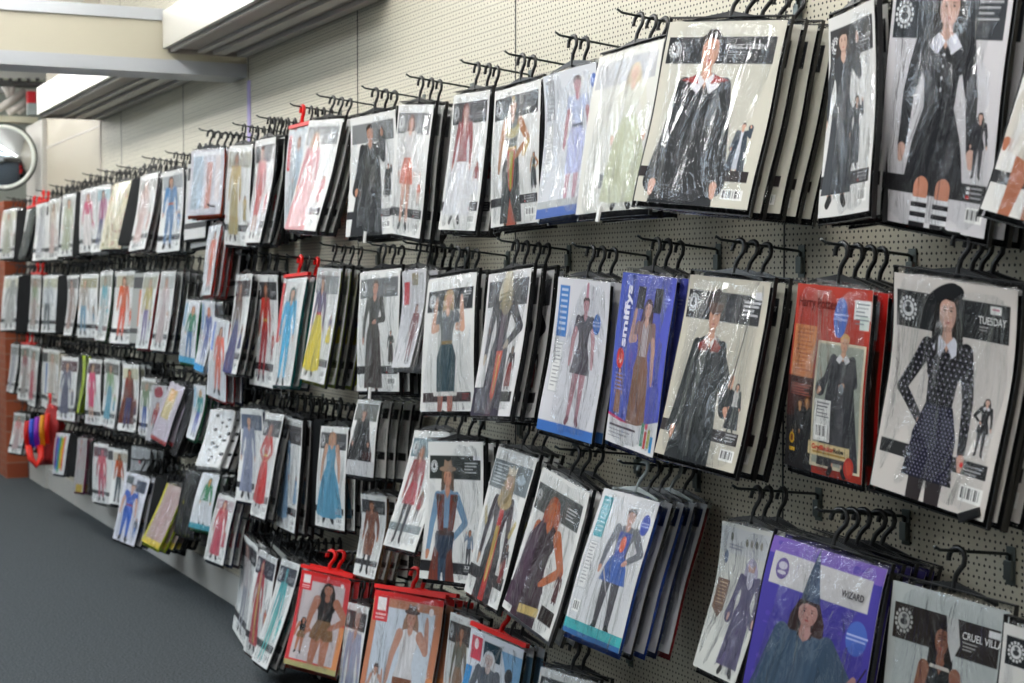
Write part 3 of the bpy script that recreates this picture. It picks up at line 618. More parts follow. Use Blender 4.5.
def edging(k, full):
    bm = bmesh.new(); N_ = 16
    def strip(pts, wx, wz):
        rows = []
        for (x, v) in pts:
            x_ = x + float(sway(k, v)); y_ = float(bend(k, x, v)); rows.append([bm.verts.new((x_ + a * wx, y_ + yy, -v + a * wz)) for a, yy in ((0, -.003), (1, -.003), (1, .006), (0, .006))])
        for p_, q_ in zip(rows, rows[1:]):
            for j in range(4): bm.faces.new((p_[j], p_[(j + 1) % 4], q_[(j + 1) % 4], q_[j]))
        bm.faces.new(rows[0]); bm.faces.new(rows[-1])
    if full: strip([(-.5, i / N_) for i in range(N_ + 1)], e * 1.4, 0)
    strip([(.5, i / N_) for i in range(N_ + 1)], -e * 1.4, 0)
    strip([(-.5 + i / N_, 0) for i in range(N_ + 1)], 0, -e * 1.2)
    if full: strip([(-.5 + i / N_, 1 - e) for i in range(N_ + 1)], 0, e)
    return mesh_bm('bag_edging', bm, M_blackpl)
EDGE = [edging(k, True) for k in range(7)]; EDGE2 = [edging(k, False) for k in range(7)]
def hanger(m):
    bm = bmesh.new(); r = .0052
    pts = [(0, 0, -.004), (0, 0, .012), (.002, 0, .025), (.009, 0, .035), (.0175, 0, .045), (.0185, 0, .057), (.013, 0, .067), (.003, 0, .0705), (-.008, 0, .0685), (-.0165, 0, .062), (-.0195, 0, .053), (-.019, 0, .046)]
    P2 = []
    for i in range(len(pts) - 1):
        a = Vector(pts[i]); b = Vector(pts[i + 1]); P2 += [a, (a + b) / 2]
    P2.append(Vector(pts[-1]))
    tube(bm, P2, .0062 if m == M_redpl else .0056, 8, flat=1.1 if m == M_redpl else .65)
    V = []
    for x, z, hh in ((-.1, -.004, .005), (-.06, .004, .007), (-.02, .01, .01), (0, .014, .014), (.02, .01, .01), (.06, .004, .007), (.1, -.004, .005)):
        V.append([bm.verts.new((x, y, z + d)) for y, d in ((-.0015, -hh), (.0045, -hh), (.0045, 0), (-.0015, 0))])
    for a, b in zip(V, V[1:]):
        for k in range(4): bm.faces.new((a[k], a[(k + 1) % 4], b[(k + 1) % 4], b[k]))
    bm.faces.new(V[0]); bm.faces.new(V[-1])
    return mesh_bm('hanger', bm, m)
HANG = {'k': hanger(M_blackpl), 'r': hanger(M_redpl), 'c': hanger(M_clearpl)}
bm = bmesh.new(); bx(bm, -.5, .5, -.006, .007, -.006, .006); HEAD = mesh_bm('header_bar', bm, M_redpl)
bm = bmesh.new(); bx(bm, -.006, .006, -.005, .0, -.036, 0, bev=.0015); TAGW = mesh_bm('security_tag', bm, M_tag)
bm = bmesh.new(); bx(bm, -.028, .02, -.02, -.008, -.012, .004, bev=.003); TAGK = mesh_bm('security_tag', bm, M_blackpl)

def solve(TL, TR, BL, p, W0, yaw0, wtW):
    tgt = np.array([*TL, *TR, *BL], float)
    mid = ((TL[0] + TR[0]) / 2, (TL[1] + TR[1]) / 2); c = at_out(mid[0], mid[1], p)
    hpx = abs(BL[1] - TL[1]); h0 = hpx * ((c - CP) @ FW) / F
    u = np.array([c[0], c[2], yaw0, 0.0, math.radians(4), .7 * h0, h0])
    def rot(u): return np.array((Matrix.Rotation(u[2], 3, 'Z') @ Matrix.Rotation(-u[4], 3, 'X') @ Matrix.Rotation(u[3], 3, 'Y')))
    def res(u):
        R = rot(u); C0 = np.array([u[0], -p, u[1]])
        q = [proj(C0 + R @ np.array(v)) for v in ((-u[5] / 2, 0, 0), (u[5] / 2, 0, 0), (-u[5] / 2, 0, -u[6]))]
        r = (np.concatenate(q) - tgt) / 1.2
        pr = [(u[2] - yaw0) / math.radians(9), u[3] / math.radians(6), (u[4] - math.radians(4)) / math.radians(5), (u[5] / u[6] - W0) / .07, (u[6] - h0) / .08]
        return np.concatenate([r, pr])
    lam = 1e-3
    r = res(u)
    for it in range(40):
        J = np.empty((len(r), 7))
        for k in range(7):
            d = u.copy(); d[k] += 1e-5; J[:, k] = (res(d) - r) / 1e-5
        A_ = J.T @ J; st = np.linalg.solve(A_ + lam * np.diag(np.diag(A_) + 1e-9), -J.T @ r)
        r2 = res(u + st)
        if r2 @ r2 < r @ r: 
            u = u + st; r = r2; lam = max(lam / 5, 1e-9)
            if np.abs(st).max() < 1e-7: break
        else: lam *= 6
    return u, rot(u), np.abs(r[:6]).max() * 1.2

# the zinc prong a group of packets hangs on
bmh = bmesh.new(); bx(bmh, -.011, .011, -.004, -.001, -.055, .012, bev=.001); bx(bmh, -.009, .009, -.012, -.004, -.046, -.012, bev=.002)
PLATE = mesh_bm('back_plate', bmh, M_steel)
_prongs = {}
def prong_mesh(L):
    k = round(L, 2)
    if k not in _prongs:
        bm = bmesh.new()
        tube(bm, [(0, -.006, -.012), (0, -.006, -.003), (0, -.012, 0), (0, -k * .5, .05 * k), (0, -k + .012, .1 * k), (0, -k, .1 * k + .007)], .0029, 8)
        for s in (-1, 1): pass
        _prongs[k] = mesh_bm('prong', bm, M_prong)
    return _prongs[k]
ORD = ['', 'second', 'third', 'fourth', 'fifth', 'sixth', 'seventh']
PACKS = []; NP = [0]; PK = [0]; SMALL = []
def P(row, desc, TL, TR, BL, n, art, g='141416', p=.17, edge=True, hk='k', tagc=None, back=None, bg=None, W0=.7, yaw=0, inset=(0, 0, 0), prong=True, gap=.03, res=1.35, thick=False):
    u, R, err = solve(TL, TR, BL, p, W0, math.radians(yaw), 1)
    W, h = abs(u[5]), u[6]; hpx = math.hypot(BL[0] - TL[0], BL[1] - TL[1])
    if err > 3: print('FIT', desc, round(err, 1), 'yaw %.0f roll %.0f lean %.0f W %.2f h %.2f' % (*[math.degrees(v) for v in u[2:5]], W, h))
    a = min(max(W / h, .35), 1.1)
    A = Art(a, min(330, max(36, hpx * res))); art(A)
    ct, cb, cs = inset
    kb = PK[0] % 7; PK[0] += 1
    card = A.mesh(W - 2 * cs, h - ct - cb, 'printed_card', kb)
    backs = None
    if back:
        B = Art(a, min(160, max(30, hpx * .8))); back(B); backs = B.mesh(W, h, 'printed_card', kb)
    R3 = Matrix(R.tolist()); eul = R3.to_euler()
    zr = .069                                        # hook height over the card top
    mw, mt, mb = .005, .012, .013                    # how far the bag reaches past the card
    gap = min(gap, (p - (.045 if thick else .018)) / max(1, n))
    if hpx < 100 and prong: SMALL.append((row, u[0], u[1], p, W, h, eul.copy(), n, gap, g))
    for k in range(n + 1):
        o = bpy.data.objects.new('costume_packet', None); COL.objects.link(o); o.empty_display_size = .05
        e2 = Euler(eul); loc = Vector((u[0], -p, u[1]))
        if k:
            q_ = gap / .03; e2.y += math.radians(U(-1.3, 1.3)); e2.x += math.radians(U(-.3, .35)) * q_; e2.z += math.radians(U(-.8, .9)) * q_
            loc += Vector((U(-.006, .008), gap * k, -gap * k * .1 + U(-.001, .001)))
        o.location = loc; o.rotation_euler = e2
        if k == 0: lab = 'costume packet showing ' + desc
        else: lab = ORD[k] + ' packet back on the hook, behind ' + desc
        w_ = lab.split(' ')
        if len(w_) > 16: lab = ' '.join(w_[:16])
        tag(o, lab, 'costume packet', 'costume packets on the ' + row + ' row')
        cm = card if (k == 0 or not backs) else backs
        c = link('printed_card', cm, o); c.location = (0, -.0062, -ct)
        gc = g if (k == 0 or not bg) else (bg[(k - 1) % len(bg)])
        gm = link('folded_garment', GARM[kb][1 if (thick and k == n) else 0], o); gm.scale = (W + mw * 1.2, 1, h + mt + mb * .7); gm.location = (.003, 0, mt * .3)
        gm.material_slots[0].link = 'OBJECT'; gm.material_slots[0].material = garment_mat(gc)
        fl = link('plastic_bag', FILMS[kb], o); fl.scale = (W + 2 * mw, 1, h + mt + mb); fl.location = (0, 0, mt)
        if edge and hpx > 105: 
            ed = link('bag_edging', (EDGE if hpx > 170 and k == 0 else EDGE2)[kb], fl); ed.scale = (1.012, 1, 1)
        hc = hk[k % len(hk)] if len(hk) > 1 else hk
        hg = link('hanger', HANG[hc], o); hg.location = (0, .003, mt - .002)
        s_ = min(1, (W) / .22); hg.scale = (s_, 1, 1)
        if hc == 'r': hb = link('header_bar', HEAD, hg); hb.scale = ((W + .012) / s_, 1, 1); hb.location = (0, -.005, .002)
        if k == 0 and tagc:
            tm = TAGW if tagc == 'w' else TAGK
            tg = link('security_tag', tm, o); tg['label'] = ('white' if tagc == 'w' else 'black') + ' plastic security tag'; tg.location = (W / 2 - .03, -.012, -h + .01) if tagc == 'k' else (-W * .05 - .02 + W / 2 * .1, -.013, -h + .012)
            tg.rotation_euler = (0, -.45 if tagc == 'k' else .1, 0)
        NP[0] += 1
    if prong:
        mid = Vector((u[0], -p, u[1])) + R3 @ Vector((0, .003, .013 + .063))
        L = p + .038
        ho = empty('wall_hook', (mid.x, 0, mid.z - .1 * p)); tag(ho, 'dark metal prong on pegboard holding ' + desc.split(',')[0], 'hook', 'prongs of the ' + row + ' row')
        link('prong', prong_mesh(L), ho); pl = link('back_plate', PLATE, ho)

# colours used again and again
sk, sk2, sk3 = 'c79a82', 'b0785a', '8d5a44'
T_, M_, L_, B_ = 'top', 'second', 'third', 'bottom'
# ---- top row, from the right
P(T_, 'legs under a glossy creased bag at the edge', (1043, 12), (1170, 30), (987, 210), 2, S(skin='a86a50', hair='2a2020', top='c8c4bc', bot='mini', cx=.3, y1=1.2), tagc='k')
P(T_, 'a black school dress with striped stockings', (898, -24), (1019, -26), (880, 218), 2, a_socks, thick=True)
P(T_, 'a long grey dress beside the striped stockings', (832, 20), (877, -1), (827, 219), 2, S(skin='c0a090', hair='2c2624', hl=2, top='35383d', bot='long', bc='3a3e44', ra='u', cx=.3, my=(.42, .78), mx=.6, strip='242426'), W0=.55)
P(T_, 'a black robe titled as magic student', (672, 23), (790, 21), (638, 202), 4, a_robe, gap=.036)
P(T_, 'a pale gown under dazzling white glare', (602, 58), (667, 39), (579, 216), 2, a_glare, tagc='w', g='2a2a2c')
P(T_, 'a pale lilac knee dress and side text', (545, 77), (598, 62), (541, 220), 1, a_bluedress, edge=False, hk='k', g='3a4a70')
P(T_, 'a dark dress with gold collar and armbands', (497, 93), (543, 79), (492, 228), 1, a_egypt)
P(T_, 'a red and white coat with white trousers', (456, 96), (492, 90), (443, 230), 2, S(skin='b48070', hair='6a2a24', hl=1, top='8a3a3c', bot='trou', bc='d8d8dc', cape='cfd0d4', cx=.4, la='d', ra='d'), bg=['1a1412', '201818'], thick=True)
P(T_, 'a white blouse and short orange skirt', (401, 105), (436, 105), (392, 233), 2, S(skin='c69a88', hair='7a5a50', hl=2, top='c8c6c6', bot='dress', bc='d0705a', cx=.42, ban='77787a'), bg=['141416', '241818'], thick=True)
P(T_, 'a black school gown with open sleeves', (352, 119), (397, 110), (351, 237), 2, S(skin='b8856c', hair='2a1e18', hl=0, top='30302e', bot='robe', bc='2c2e30', ra='u', cx=.42, y1=1.15, ban='77797a', em=False, my=(.42, .7)), tagc='w')
P(T_, 'a long pink gown with little pink figure', (311, 121), (345, 119), (289, 230), 2, S(skin='d0a090', hair='b08a6a', hl=2, top='c98f94', bot='gown', bc='cf9a9c', cx=.3, y0=.1, y1=1.1, ban='8a8c8c', my=(.5, .75)))
P(T_, 'pale blue trousers, hanging from a red hanger', (291, 131), (311, 126), (287, 228), 1, T('c03a3c', skin=sk, hair='6a4a3a', top='b4c4d0', bot='trou', bc='a8bac8', bg='cdd2d6'), hk='rk', edge=False, p=.15)
P(T_, 'a narrow red and white dress', (257, 141), (277, 137), (248, 243), 2, S(skin=sk, hair='6a3a2a', hl=2, top='c84a48', bot='mid', bc='c23434', cx=.4, cape='d8d8dc', em=False), g='15181a', thick=True)
P(T_, 'a gold and cream costume', (231, 146), (254, 145), (225, 244), 1, S(skin=sk2, hair='4a3a2a', hl=1, top='b8a060', bot='long', bc='a89868', cx=.4, em=False, ban='9a9888'), edge=True)
P(T_, 'several thin costumes in crinkled clear bags', (192, 152), (226, 148), (189, 216), 2, a_multi, g='b8441c', p=.2, edge=False, bg=['b03418', 'c8c8c8'])
P(T_, 'an orange suit, slung below the crinkled bags', (211, 227), (223, 224), (203, 296), 2, T('d0d0d4', skin=sk, hair='4a3a30', top='d0705a', bot='trou', bc='cf6a50'), g='a02418', p=.19, bg=['a81c18', '8c1814'], edge=False)
P(T_, 'a blue and orange suit left of the crinkled bags', (164, 173), (185, 168), (160, 253), 2, S(skin=sk, hair='5a4a44', top='5a84b0', bot='trou', bc='587ea8', cx=.4, em=False, belt='c86a3a', ban='a0a4a6'), g='141c1e', W0=.62, thick=True)
P(T_, 'a pink and cream outfit with dark edge', (142, 177), (160, 172), (132, 252), 2, S(skin=sk, hair='5a3a2a', top='b09088', bot='long', bc='c0a098', cx=.4, em=False, ban='a8a8a4'), g='2a181c', thick=True)
P(T_, 'patchwork fabric before a wide black pack', (116, 184), (134, 180), (101, 250), 3, a_floral, g='0e0e10', yaw=6, thick=True)
P(T_, 'a pink strip costume with purple figure', (98, 187), (112, 184), (93, 253), 1, S(skin=sk, hair='3a2a2a', top='a04a78', bot='trou', bc='3a4070', em=False, ban='a6c0c4', cx=.5), g='c8c4c4')
P(T_, 'a magenta and white costume, bright shoulder', (82, 191), (98, 187), (80, 253), 1, S(skin=sk, hair='8a5a5a', top='c05070', bot='long', bc='d8d0cc', em=False, ban='c8c8c8', cx=.5), g='b8b4b0')
P(T_, 'a pale green costume in crinkly film', (64, 196), (80, 193), (60, 257), 1, S(skin=sk, hair='6a6a60', top='b0b498', bot='long', bc='a0a48c', em=False, ban='c0c0ba'), g='3a3a3a')
P(T_, 'a slim beige costume', (50, 200), (62, 198), (49, 260), 1, S(skin=sk, hair='5a4a40', top='c8b8a8', bot='long', bc='c8b0a8', em=False, ban='c0bcb0'), g='122220')
P(T_, 'a white card with two tiny figures', (37, 205), (48, 202), (35, 261), 1, S(skin='a0a0a0', hair='8a8a8a', top='c0c0c2', bot='long', bc='bcbcc0', em=False, ban='d0d0cc'), g='0e2420', hk='r')
P(T_, 'mostly black cloth with a white edge', (28, 210), (37, 207), (20, 259), 1, lambda A: (A.rect(0, 1, .45, 1, '10181a'), A.poly([(.35 * A.a, 0), (A.a, 0), (A.a, .5), (.1 * A.a, .5)], '18201f')), g='0e1414', hk='r', thick=True)
P(T_, 'a cream card at the far end of the row', (4, 211), (21, 208), (0, 259), 2, S(skin=sk, hair='8a8a80', top='b8b8a8', bot='long', bc='a8a898', em=False, ban='d0cebc'), g='10201e', thick=True)
# ---- second row, from the right
P(M_, 'a white spotted black dress, titled TUESDAY', (897, 272), (1021, 291), (877, 484), 3, a_tuesday, tagc='k', gap=.022, thick=True)
P(M_, 'a schoolboy robe on a red card', (801, 283), (876, 291), (786, 464), 3, a_robe_red, edge=False, back=a_redback, g='0e0e10', thick=True)
P(M_, 'a grey robed student raising a thin wand', (693, 275), (773, 283), (660, 453), 2, a_wand, back=a_robe, gap=.034)
P(M_, 'a brown skirt on a blue card, side lettering', (626, 272), (680, 279), (609, 440), 2, a_smiffys, hk='k', edge=False, g='1c2a6a', bg=['23358c', '14141a'])
P(M_, 'a grey tunic warrior with a blue side tab', (561, 277), (613, 283), (543, 429), 2, a_roman, edge=False, thick=True)
P(M_, 'a bony armoured robe with red sash', (491, 275), (534, 268), (476, 416), 3, a_skel, thick=True)
P(M_, 'a teal skirted warrior with both arms raised', (431, 280), (479, 272), (423, 412), 2, a_viking, yaw=5)
P(M_, 'dark red trousers, small and faded behind white plastic', (404, 272), (428, 268), (396, 368), 1, lambda A: (A.im.__setitem__(slice(None), hexl('c8c8cc')), A.rect(.1, .35, .12, .35, 'c03a44'), A.rect(.45, .7, .04, .16, '8a8068'), A.fig(.7, .35, .95, skin='b08070', hair='4a3030', top='703038', bot='trou', bc='6a2c34', face=False)), g='c8c8c8', edge=False)
P(M_, 'a dark mailed knight', (362, 273), (402, 268), (358, 391), 2, S(skin='b88a78', hair='5a4a40', hl=0, top='4a4a48', bot='long', bc='4c4644', cx=.42, y1=1.05, ra='f', my=(.5, .78), ban='6f7274', tex=.4), tagc='w')
P(M_, 'a yellow skirt and red bow', (320, 268), (343, 269), (304, 379), 3, S(skin=sk, hair='4a3228', hl=1, top='5a4a70', bot='gown', bc='d8c43c', cx=.32, belt='c02828', ban='8c9090', my=(.4, .66)), bg=['8a9818', '1c1c1e', '98a020'], g='8a9618', thick=True)
P(M_, 'a sky blue jumpsuit on a red hanger', (286, 280), (309, 277), (273, 385), 2, lambda A: (A.rect(0, .14, .04, .6, 'cf5a5c'), A.fig(.48, .08, 1.0, skin=sk, hair='3a5a5a', top='3fa8d4', bot='trou', bc='45aed8', w=1.3)), hk='rk', edge=False, g='106a68', bg=['0e6e66', '141416'])
P(M_, 'a bright red long jacket', (258, 275), (279, 275), (254, 384), 1, S(skin=sk2, hair='5a3a2a', hl=1, top='b8372c', bot='trou', bc='a02c34', cx=.42, shoe='402030', belt='c8a050'), p=.15)
P(M_, 'a dark blue star skirt, low in its packet', (238, 275), (254, 274), (227, 372), 2, S(skin=sk, hair='5a4038', hl=2, top='6a5248', bot='gown', bc='2a3070', cx=.35, y1=1.1), g='101214', thick=True)
P(M_, 'a peach jumpsuit and blue tab, hung low', (216, 317), (231, 323), (209, 394), 2, T('5a78c0', skin=sk, hair='6a4a40', top='d8705c', bot='trou', bc='d8705c'), g='a01c1c', bg=['b01c1c', '2a2a50'], p=.19, edge=False)
P(M_, 'orange cartoonish blot and blue trousers', (203, 300), (216, 303), (197, 369), 1, T('4a90c8', '3a90c8', skin='d8804a', hair='c86030', top='5060a0', bot='trou', bc='4a5a9c'), g='d0d0d4', edge=False)
P(M_, 'a green suit with orange patch', (188, 300), (202, 302), (179, 361), 1, T('3a90b8', '4aa0c8', skin='d8904a', hair='8a4a30', top='2f7a5c', bot='trou', bc='3a6a9c'), g='147a44', edge=False)
P(M_, 'white and faint pink before black packs', (163, 272), (177, 271), (153, 350), 4, S(skin=sk, hair='9a8a80', top='c8b8b8', bot='long', bc='b8a8a8', em=False, ban='b8bab8', cx=.45), g='0c0c10', bg=['10182c', '0c0c10', '281018', '0c0c0e'], gap=.034, thick=True)
P(M_, 'lilac and yellow strips', (146, 273), (161, 272), (137, 348), 1, S(skin=sk, hair='8a8070', top='b0a060', bot='trou', bc='7a6a9c', em=False, ban='b0b0a0', strip=None, cx=.5), g='b02c30')
P(M_, 'a red orange trouser suit', (118, 272), (137, 271), (113, 343), 2, S(skin=sk, hair='6a5040', top='c8603c', bot='trou', bc='d05030', em=False, ban='b4b09c', cx=.4), g='141414', thick=True)
P(M_, 'a turquoise trimmed costume', (102, 272), (114, 271), (98, 340), 1, S(skin=sk, hair='7a7a60', top='58a8b8', bot='long', bc='b0b8b8', em=False, ban='a8a898', strip='602828'), g='1c4a1c')
P(M_, 'two pale standing figures', (82, 275), (100, 274), (79, 337), 1, S(skin=sk, hair='8a8460', top='a8a098', bot='trou', bc='6890a8', em=False, ban='9a967a', cx=.3), g='b8b8b4')
P(M_, 'a brown faded figure on grey', (68, 276), (79, 275), (66, 335), 1, S(skin=sk, hair='5a4a4a', top='a08880', bot='long', bc='988078', em=False, ban='6a6664'), g='101e1c', thick=True)
P(M_, 'a white card with small dark cowboy', (45, 276), (64, 275), (42, 332), 1, S(skin='a8a8a0', hair='9a9a88', top='b0b4b8', bot='trou', bc='5a6064', em=False, ban='b4b49c', cx=.3), g='141c1c')
P(M_, 'a thin green tinted card among black', (32, 275), (42, 275), (30, 331), 1, S(skin=sk, hair='5a4a3a', top='8a9a78', bot='long', bc='a89890', em=False, ban='a89c90'), g='0e1414', hk='r')
P(M_, 'crinkled silver film at the far end', (5, 277), (28, 275), (1, 330), 1, S(skin='9a9c98', hair='8a8c80', top='9a9c98', bot='long', bc='a4a4a0', em=False, ban='cccab8'), g='0e2020')
# ---- third row, from the right
P(L_, 'a white round badge, cut by the right edge', (1007, 622), (1110, 655), (988, 800), 1, S(skin=sk, hair='3a2a22', top='404040', bot='long', cx=.55, ban='202226'), p=.16)
P(L_, 'a black gown, titled CRUEL VILLAIN', (896, 580), (1013, 612), (874, 800), 0, a_villain, p=.13)
P(L_, 'a grey blue wizard robe on purple', (777, 535), (890, 570), (738, 722), 4, a_wizard, back=a_purple, bg=['120e1c', '1c1438', '101018', '0e0e12'], gap=.028)
P(L_, 'an aged purple wizard with silver hair', (725, 521), (775, 533), (699, 666), 2, a_oldwiz, edge=False, g='1a1a1c')
P(L_, 'a blue tunic knight with turquoise side tab', (607, 489), (662, 503), (563, 630), 4, a_knight, back=a_back, edge=False, hk='ckkck', g='22469a', bg=['1c1c22', '1c3c8c', '14224a', '7a1018'], gap=.03)
P(L_, 'an orange haired woman in dark cloak', (545, 467), (592, 494), (507, 607), 2, a_redhair, p=.19, g='c8c8ca')
P(L_, 'a golden collared figure with red sash', (501, 447), (540, 459), (467, 591), 2, a_pharaoh, p=.165)
P(L_, 'a cowboy in denim shirt and brown waistcoat', (430, 442), (485, 442), (425, 578), 2, a_cowboy, p=.2)
P(L_, 'a red coat over gold, half behind the cowboy', (417, 431), (452, 433), (388, 546), 1, S(skin=sk2, hair='6a5040', hl=2, top='8a2c30', bot='dress', bc='a83844', cx=.35, y0=.12, leg='2c2a30', ban='6a8088', strip='7a8488', mx=.7, w=1.1), p=.16, edge=False)
P(L_, 'a black cloaked man on a small card', (360, 400), (383, 401), (348, 474), 4, lambda A: (A.rect(.05, .95, .06, .28, '6a6c68'), A.fig(.45, .12, 1.02, skin='b88a78', hair='3a302c', hl=1, top='1e1c20', bot='gown', bc='201e22', cape='1c1a1e', hat='brim', hc='2c2a2c'), A.rect(.6, .9, .68, .78, '402426'), A.rect(0, 1, .8, 1, 'c4c4c6')), W0=.6, p=.17, gap=.036, back=lambda A: (A.rect(.2, .95, .1, .24, '1c1c1e'), A.rect(.2, .95, .66, .76, '1c1c1e')))
P(L_, 'a brown fringed dress below the cloaked man', (362, 494), (388, 497), (357, 574), 2, S(skin=sk2, hair='4a3428', hl=1, top='7a4a38', bot='mid', bc='80503c', cx=.45, mini=False, em=False, strip='35363a', bc_=0) if False else (lambda A: std(A, skin=sk2, hair='4a3428', hl=1, top='7a4a38', bot='mid', bc='80503c', cx=.45, mini=False, em=False, leg='2c2a30', tex=.35)), g='6a4426', bg=['704a2c', '3a2418'], p=.15, W0=.62)
P(L_, 'a long sky blue princess gown', (323, 426), (350, 428), (316, 525), 1, S(skin=sk, hair='a87a5a', hl=1, top='5590ac', bot='gown', bc='5c9ab8', cx=.48, w=1.35, y0=.05, y1=.95, mini=False, sl='n', la='d', ra='d', ban='3a3c40'))
P(L_, 'part of a blue gown, dark banner, white top', (287, 417), (304, 421), (280, 525), 3, S(skin=sk2, hair='6a4a30', hl=2, top='7aa0c0', bot='gown', bc='86a6c4', cx=.2, ban='4a4648'), p=.17, yaw=0)
P(L_, 'a long red dress with gold trim', (268, 413), (286, 415), (252, 514), 1, S(skin=sk2, hair='8a2c28', hl=1, top='b8342c', bot='gown', bc='c02828', cx=.42, w=1.15, y0=.1, y1=.92, mini=False, la='h', ra='h', belt='c8b050', ban='36383e'), p=.18)
P(L_, 'a grey blue tall figure on white', (242, 408), (264, 410), (240, 500), 1, S(skin=sk, hair='5a6474', hl=1, top='8088a0', bot='long', bc='8a90a8', cx=.35, ban='5a6478', em=False), g='3a4460', p=.165)
P(L_, 'black and white blotches', (212, 411), (238, 411), (198, 466), 2, a_cow, g='d8d8d8', bg=['1a1a1c', 'd0d0d0'], W0=.7, p=.18, edge=False)
P(L_, 'green and orange cloth below the blotches', (205, 473), (222, 475), (190, 527), 1, T('d8d8da', '3a90a0', skin='c88a4a', hair='2a5a3a', top='2a7a50', bot='trou', bc='c8c8cc'), g='1a5c34', edge=False)
P(L_, 'a teal figure before green cloth', (195, 384), (207, 387), (189, 437), 2, T('6ab0d0', skin=sk, hair='c8a050', top='2f8a88', bot='trou', bc='4a5aa8'), g='0f6a40', bg=['0e6038', '1c1c1e'], edge=False, thick=True)
P(L_, 'lilac and yellow, tilted sideways', (173, 382), (186, 389), (150, 437), 3, lambda A: (A.im.__setitem__(slice(None), hexl('b9b0bc')), A.rect(.2, .7, .1, .6, 'c4b486'), A.rect(.3, .6, .1, .3, 'd0a060'), A.rect(0, 1, .93, 1, '8a2a2c')), g='121216', bg=['141418', '1c1c2c', '0e0e10'], thick=True)
P(L_, 'a round red logo, silver card', (153, 386), (168, 386), (148, 440), 1, lambda A: (A.im.__setitem__(slice(None), hexl('b4b4b8')), A.ell(.5 * A.a, .12, .2, .1, '98283c'), A.fig(.5, .3, 1.1, skin=sk, hair='7a2028', top='902a34', bot='trou', bc='5a5a60', face=False)), g='8a8a8c', edge=False)
P(L_, 'a green topped figure in blue trousers', (143, 378), (157, 379), (140, 434), 1, S(skin=sk, hair='7a6a50', top='6a8060', bot='trou', bc='3a58a0', em=False, ban='8c8c80'), g='b0b0b0')
P(L_, 'a dark haired figure with crossed red and blue', (124, 364), (140, 365), (121, 430), 1, S(skin='b07050', hair='3a2a20', hl=1, top='7a3a30', bot='trou', bc='3a3c6c', cape='5a3028', em=False, ban='c8c4a8', cx=.4), g='1c1c1e')
P(L_, 'a green and blue figure on grey', (106, 358), (121, 361), (104, 424), 1, S(skin=sk, hair='5a4a40', top='8aa880', bot='long', bc='5a9ab0', em=False, ban='6c6a66', cx=.4), g='c0c0c4')
P(L_, 'a hot pink dress', (90, 359), (103, 360), (87, 423), 1, S(skin=sk, hair='8a7a4a', hl=1, top='d03a6c', bot='mid', bc='d03a6c', em=False, ban='4c3038', cx=.42, mini=False), g='121214')
P(L_, 'black cloth with a lime stripe', (79, 355), (88, 356), (76, 411), 1, lambda A: (A.im.__setitem__(slice(None), hexl('141818')), A.rect(.55, .85, .0, 1, 'a8c020')), g='98b818', bg=['0c0c0c'], thick=True)
P(L_, 'a lavender card with dark robed figure', (63, 357), (80, 358), (57, 419), 1, S(skin=sk, hair='3a3030', top='6a6a7c', bot='long', bc='5a5a70', em=False, ban='5a3c44', cx=.42), g='3a4030')
P(L_, 'a tan card with faded figure', (49, 349), (60, 351), (47, 408), 1, S(skin='c89a88', hair='a88a78', top='c8bcb0', bot='long', bc='b8b0a4', em=False, ban='a8a494'), g='b8a88c')
P(L_, 'a red trimmed dress before black cloth', (32, 346), (41, 348), (29, 404), 2, S(skin=sk, hair='7a5040', hl=1, top='c8a8a0', bot='long', bc='c05060', em=False, ban='9aa098', cx=.4), g='0c1418', bg=['0c1418', '2a1620'], thick=True)
P(L_, 'a grey card with maroon top', (22, 345), (31, 345), (20, 399), 1, S(skin=sk, hair='5a3a40', top='8a4a50', bot='long', bc='98908c', em=False, ban='7c8478'), g='9a9c98', hk='r')
P(L_, 'a white sliver beside the brick column', (12, 344), (20, 345), (9, 391), 1, S(skin='a8a8a8', hair='7a7a7a', top='a8a8b0', bot='long', bc='9a9aa4', em=False, ban='8c8c88'), g='203028')
# ---- bottom row, from the right
P(B_, 'a black banner peeping above the bottom edge', (543, 667), (600, 684), (530, 800), 1, S(skin=sk, hair='3a2a22', top='303034', bot='long', ban='303438'))
P(B_, 'silver shapes on blue, bright red hanger', (473, 628), (526, 650), (448, 745), 2, a_popart, hk='rkk', edge=False, g='1c1c20', p=.19)
P(B_, 'a dark logo banner behind the blue card', (453, 612), (480, 622), (441, 735), 1, S(skin=sk2, hair='3a2a24', top='6a6a5c', bot='long', bc='8a6a50', cx=.5, ban='2c2e2e'), p=.165)
P(B_, 'a brown skirted cowgirl on a red hanger', (377, 590), (446, 601), (352, 740), 3, RF('b4785c', 'c6ced8', None, y1=1.02, skin='b98a78', hair='8a6a58', hl=2, top='d4d2d4', bot='trou', bc='7a4a32', sl='n', hat='brim', hc='4a3630', ra='u'), hk='rrkk', edge=False, g='5a3428', bg=['1c2c4c', '2a2a30', '8a8c90'], p=.2)
P(B_, 'a grey haired man in white shirt', (350, 602), (371, 608), (338, 712), 1, S(skin='b08a7c', hair='a8a8a4', hl=0, top='9aa0b8', bot='trou', bc='8c8c96', cx=.55, y0=.02, y1=1.5, em=True, ban='2a2b2e', mini=False), p=.165)
P(B_, 'a dark haired cavewoman on a red hanger', (303, 570), (353, 580), (287, 663), 3, RF('c84448', 'c6bcbe', 'a8a070', y1=1.15, skin='a8705a', hair='1a1614', hl=2, top='1c1a1a', bot='mini', bc='7a5c40', sl='n', ra='h', leg='a8705a'), hk='rrkk', edge=False, g='8a3a2a', bg=['1c1c1e', '9a2a2a', '1c1c1e'], p=.2, W0=.62)
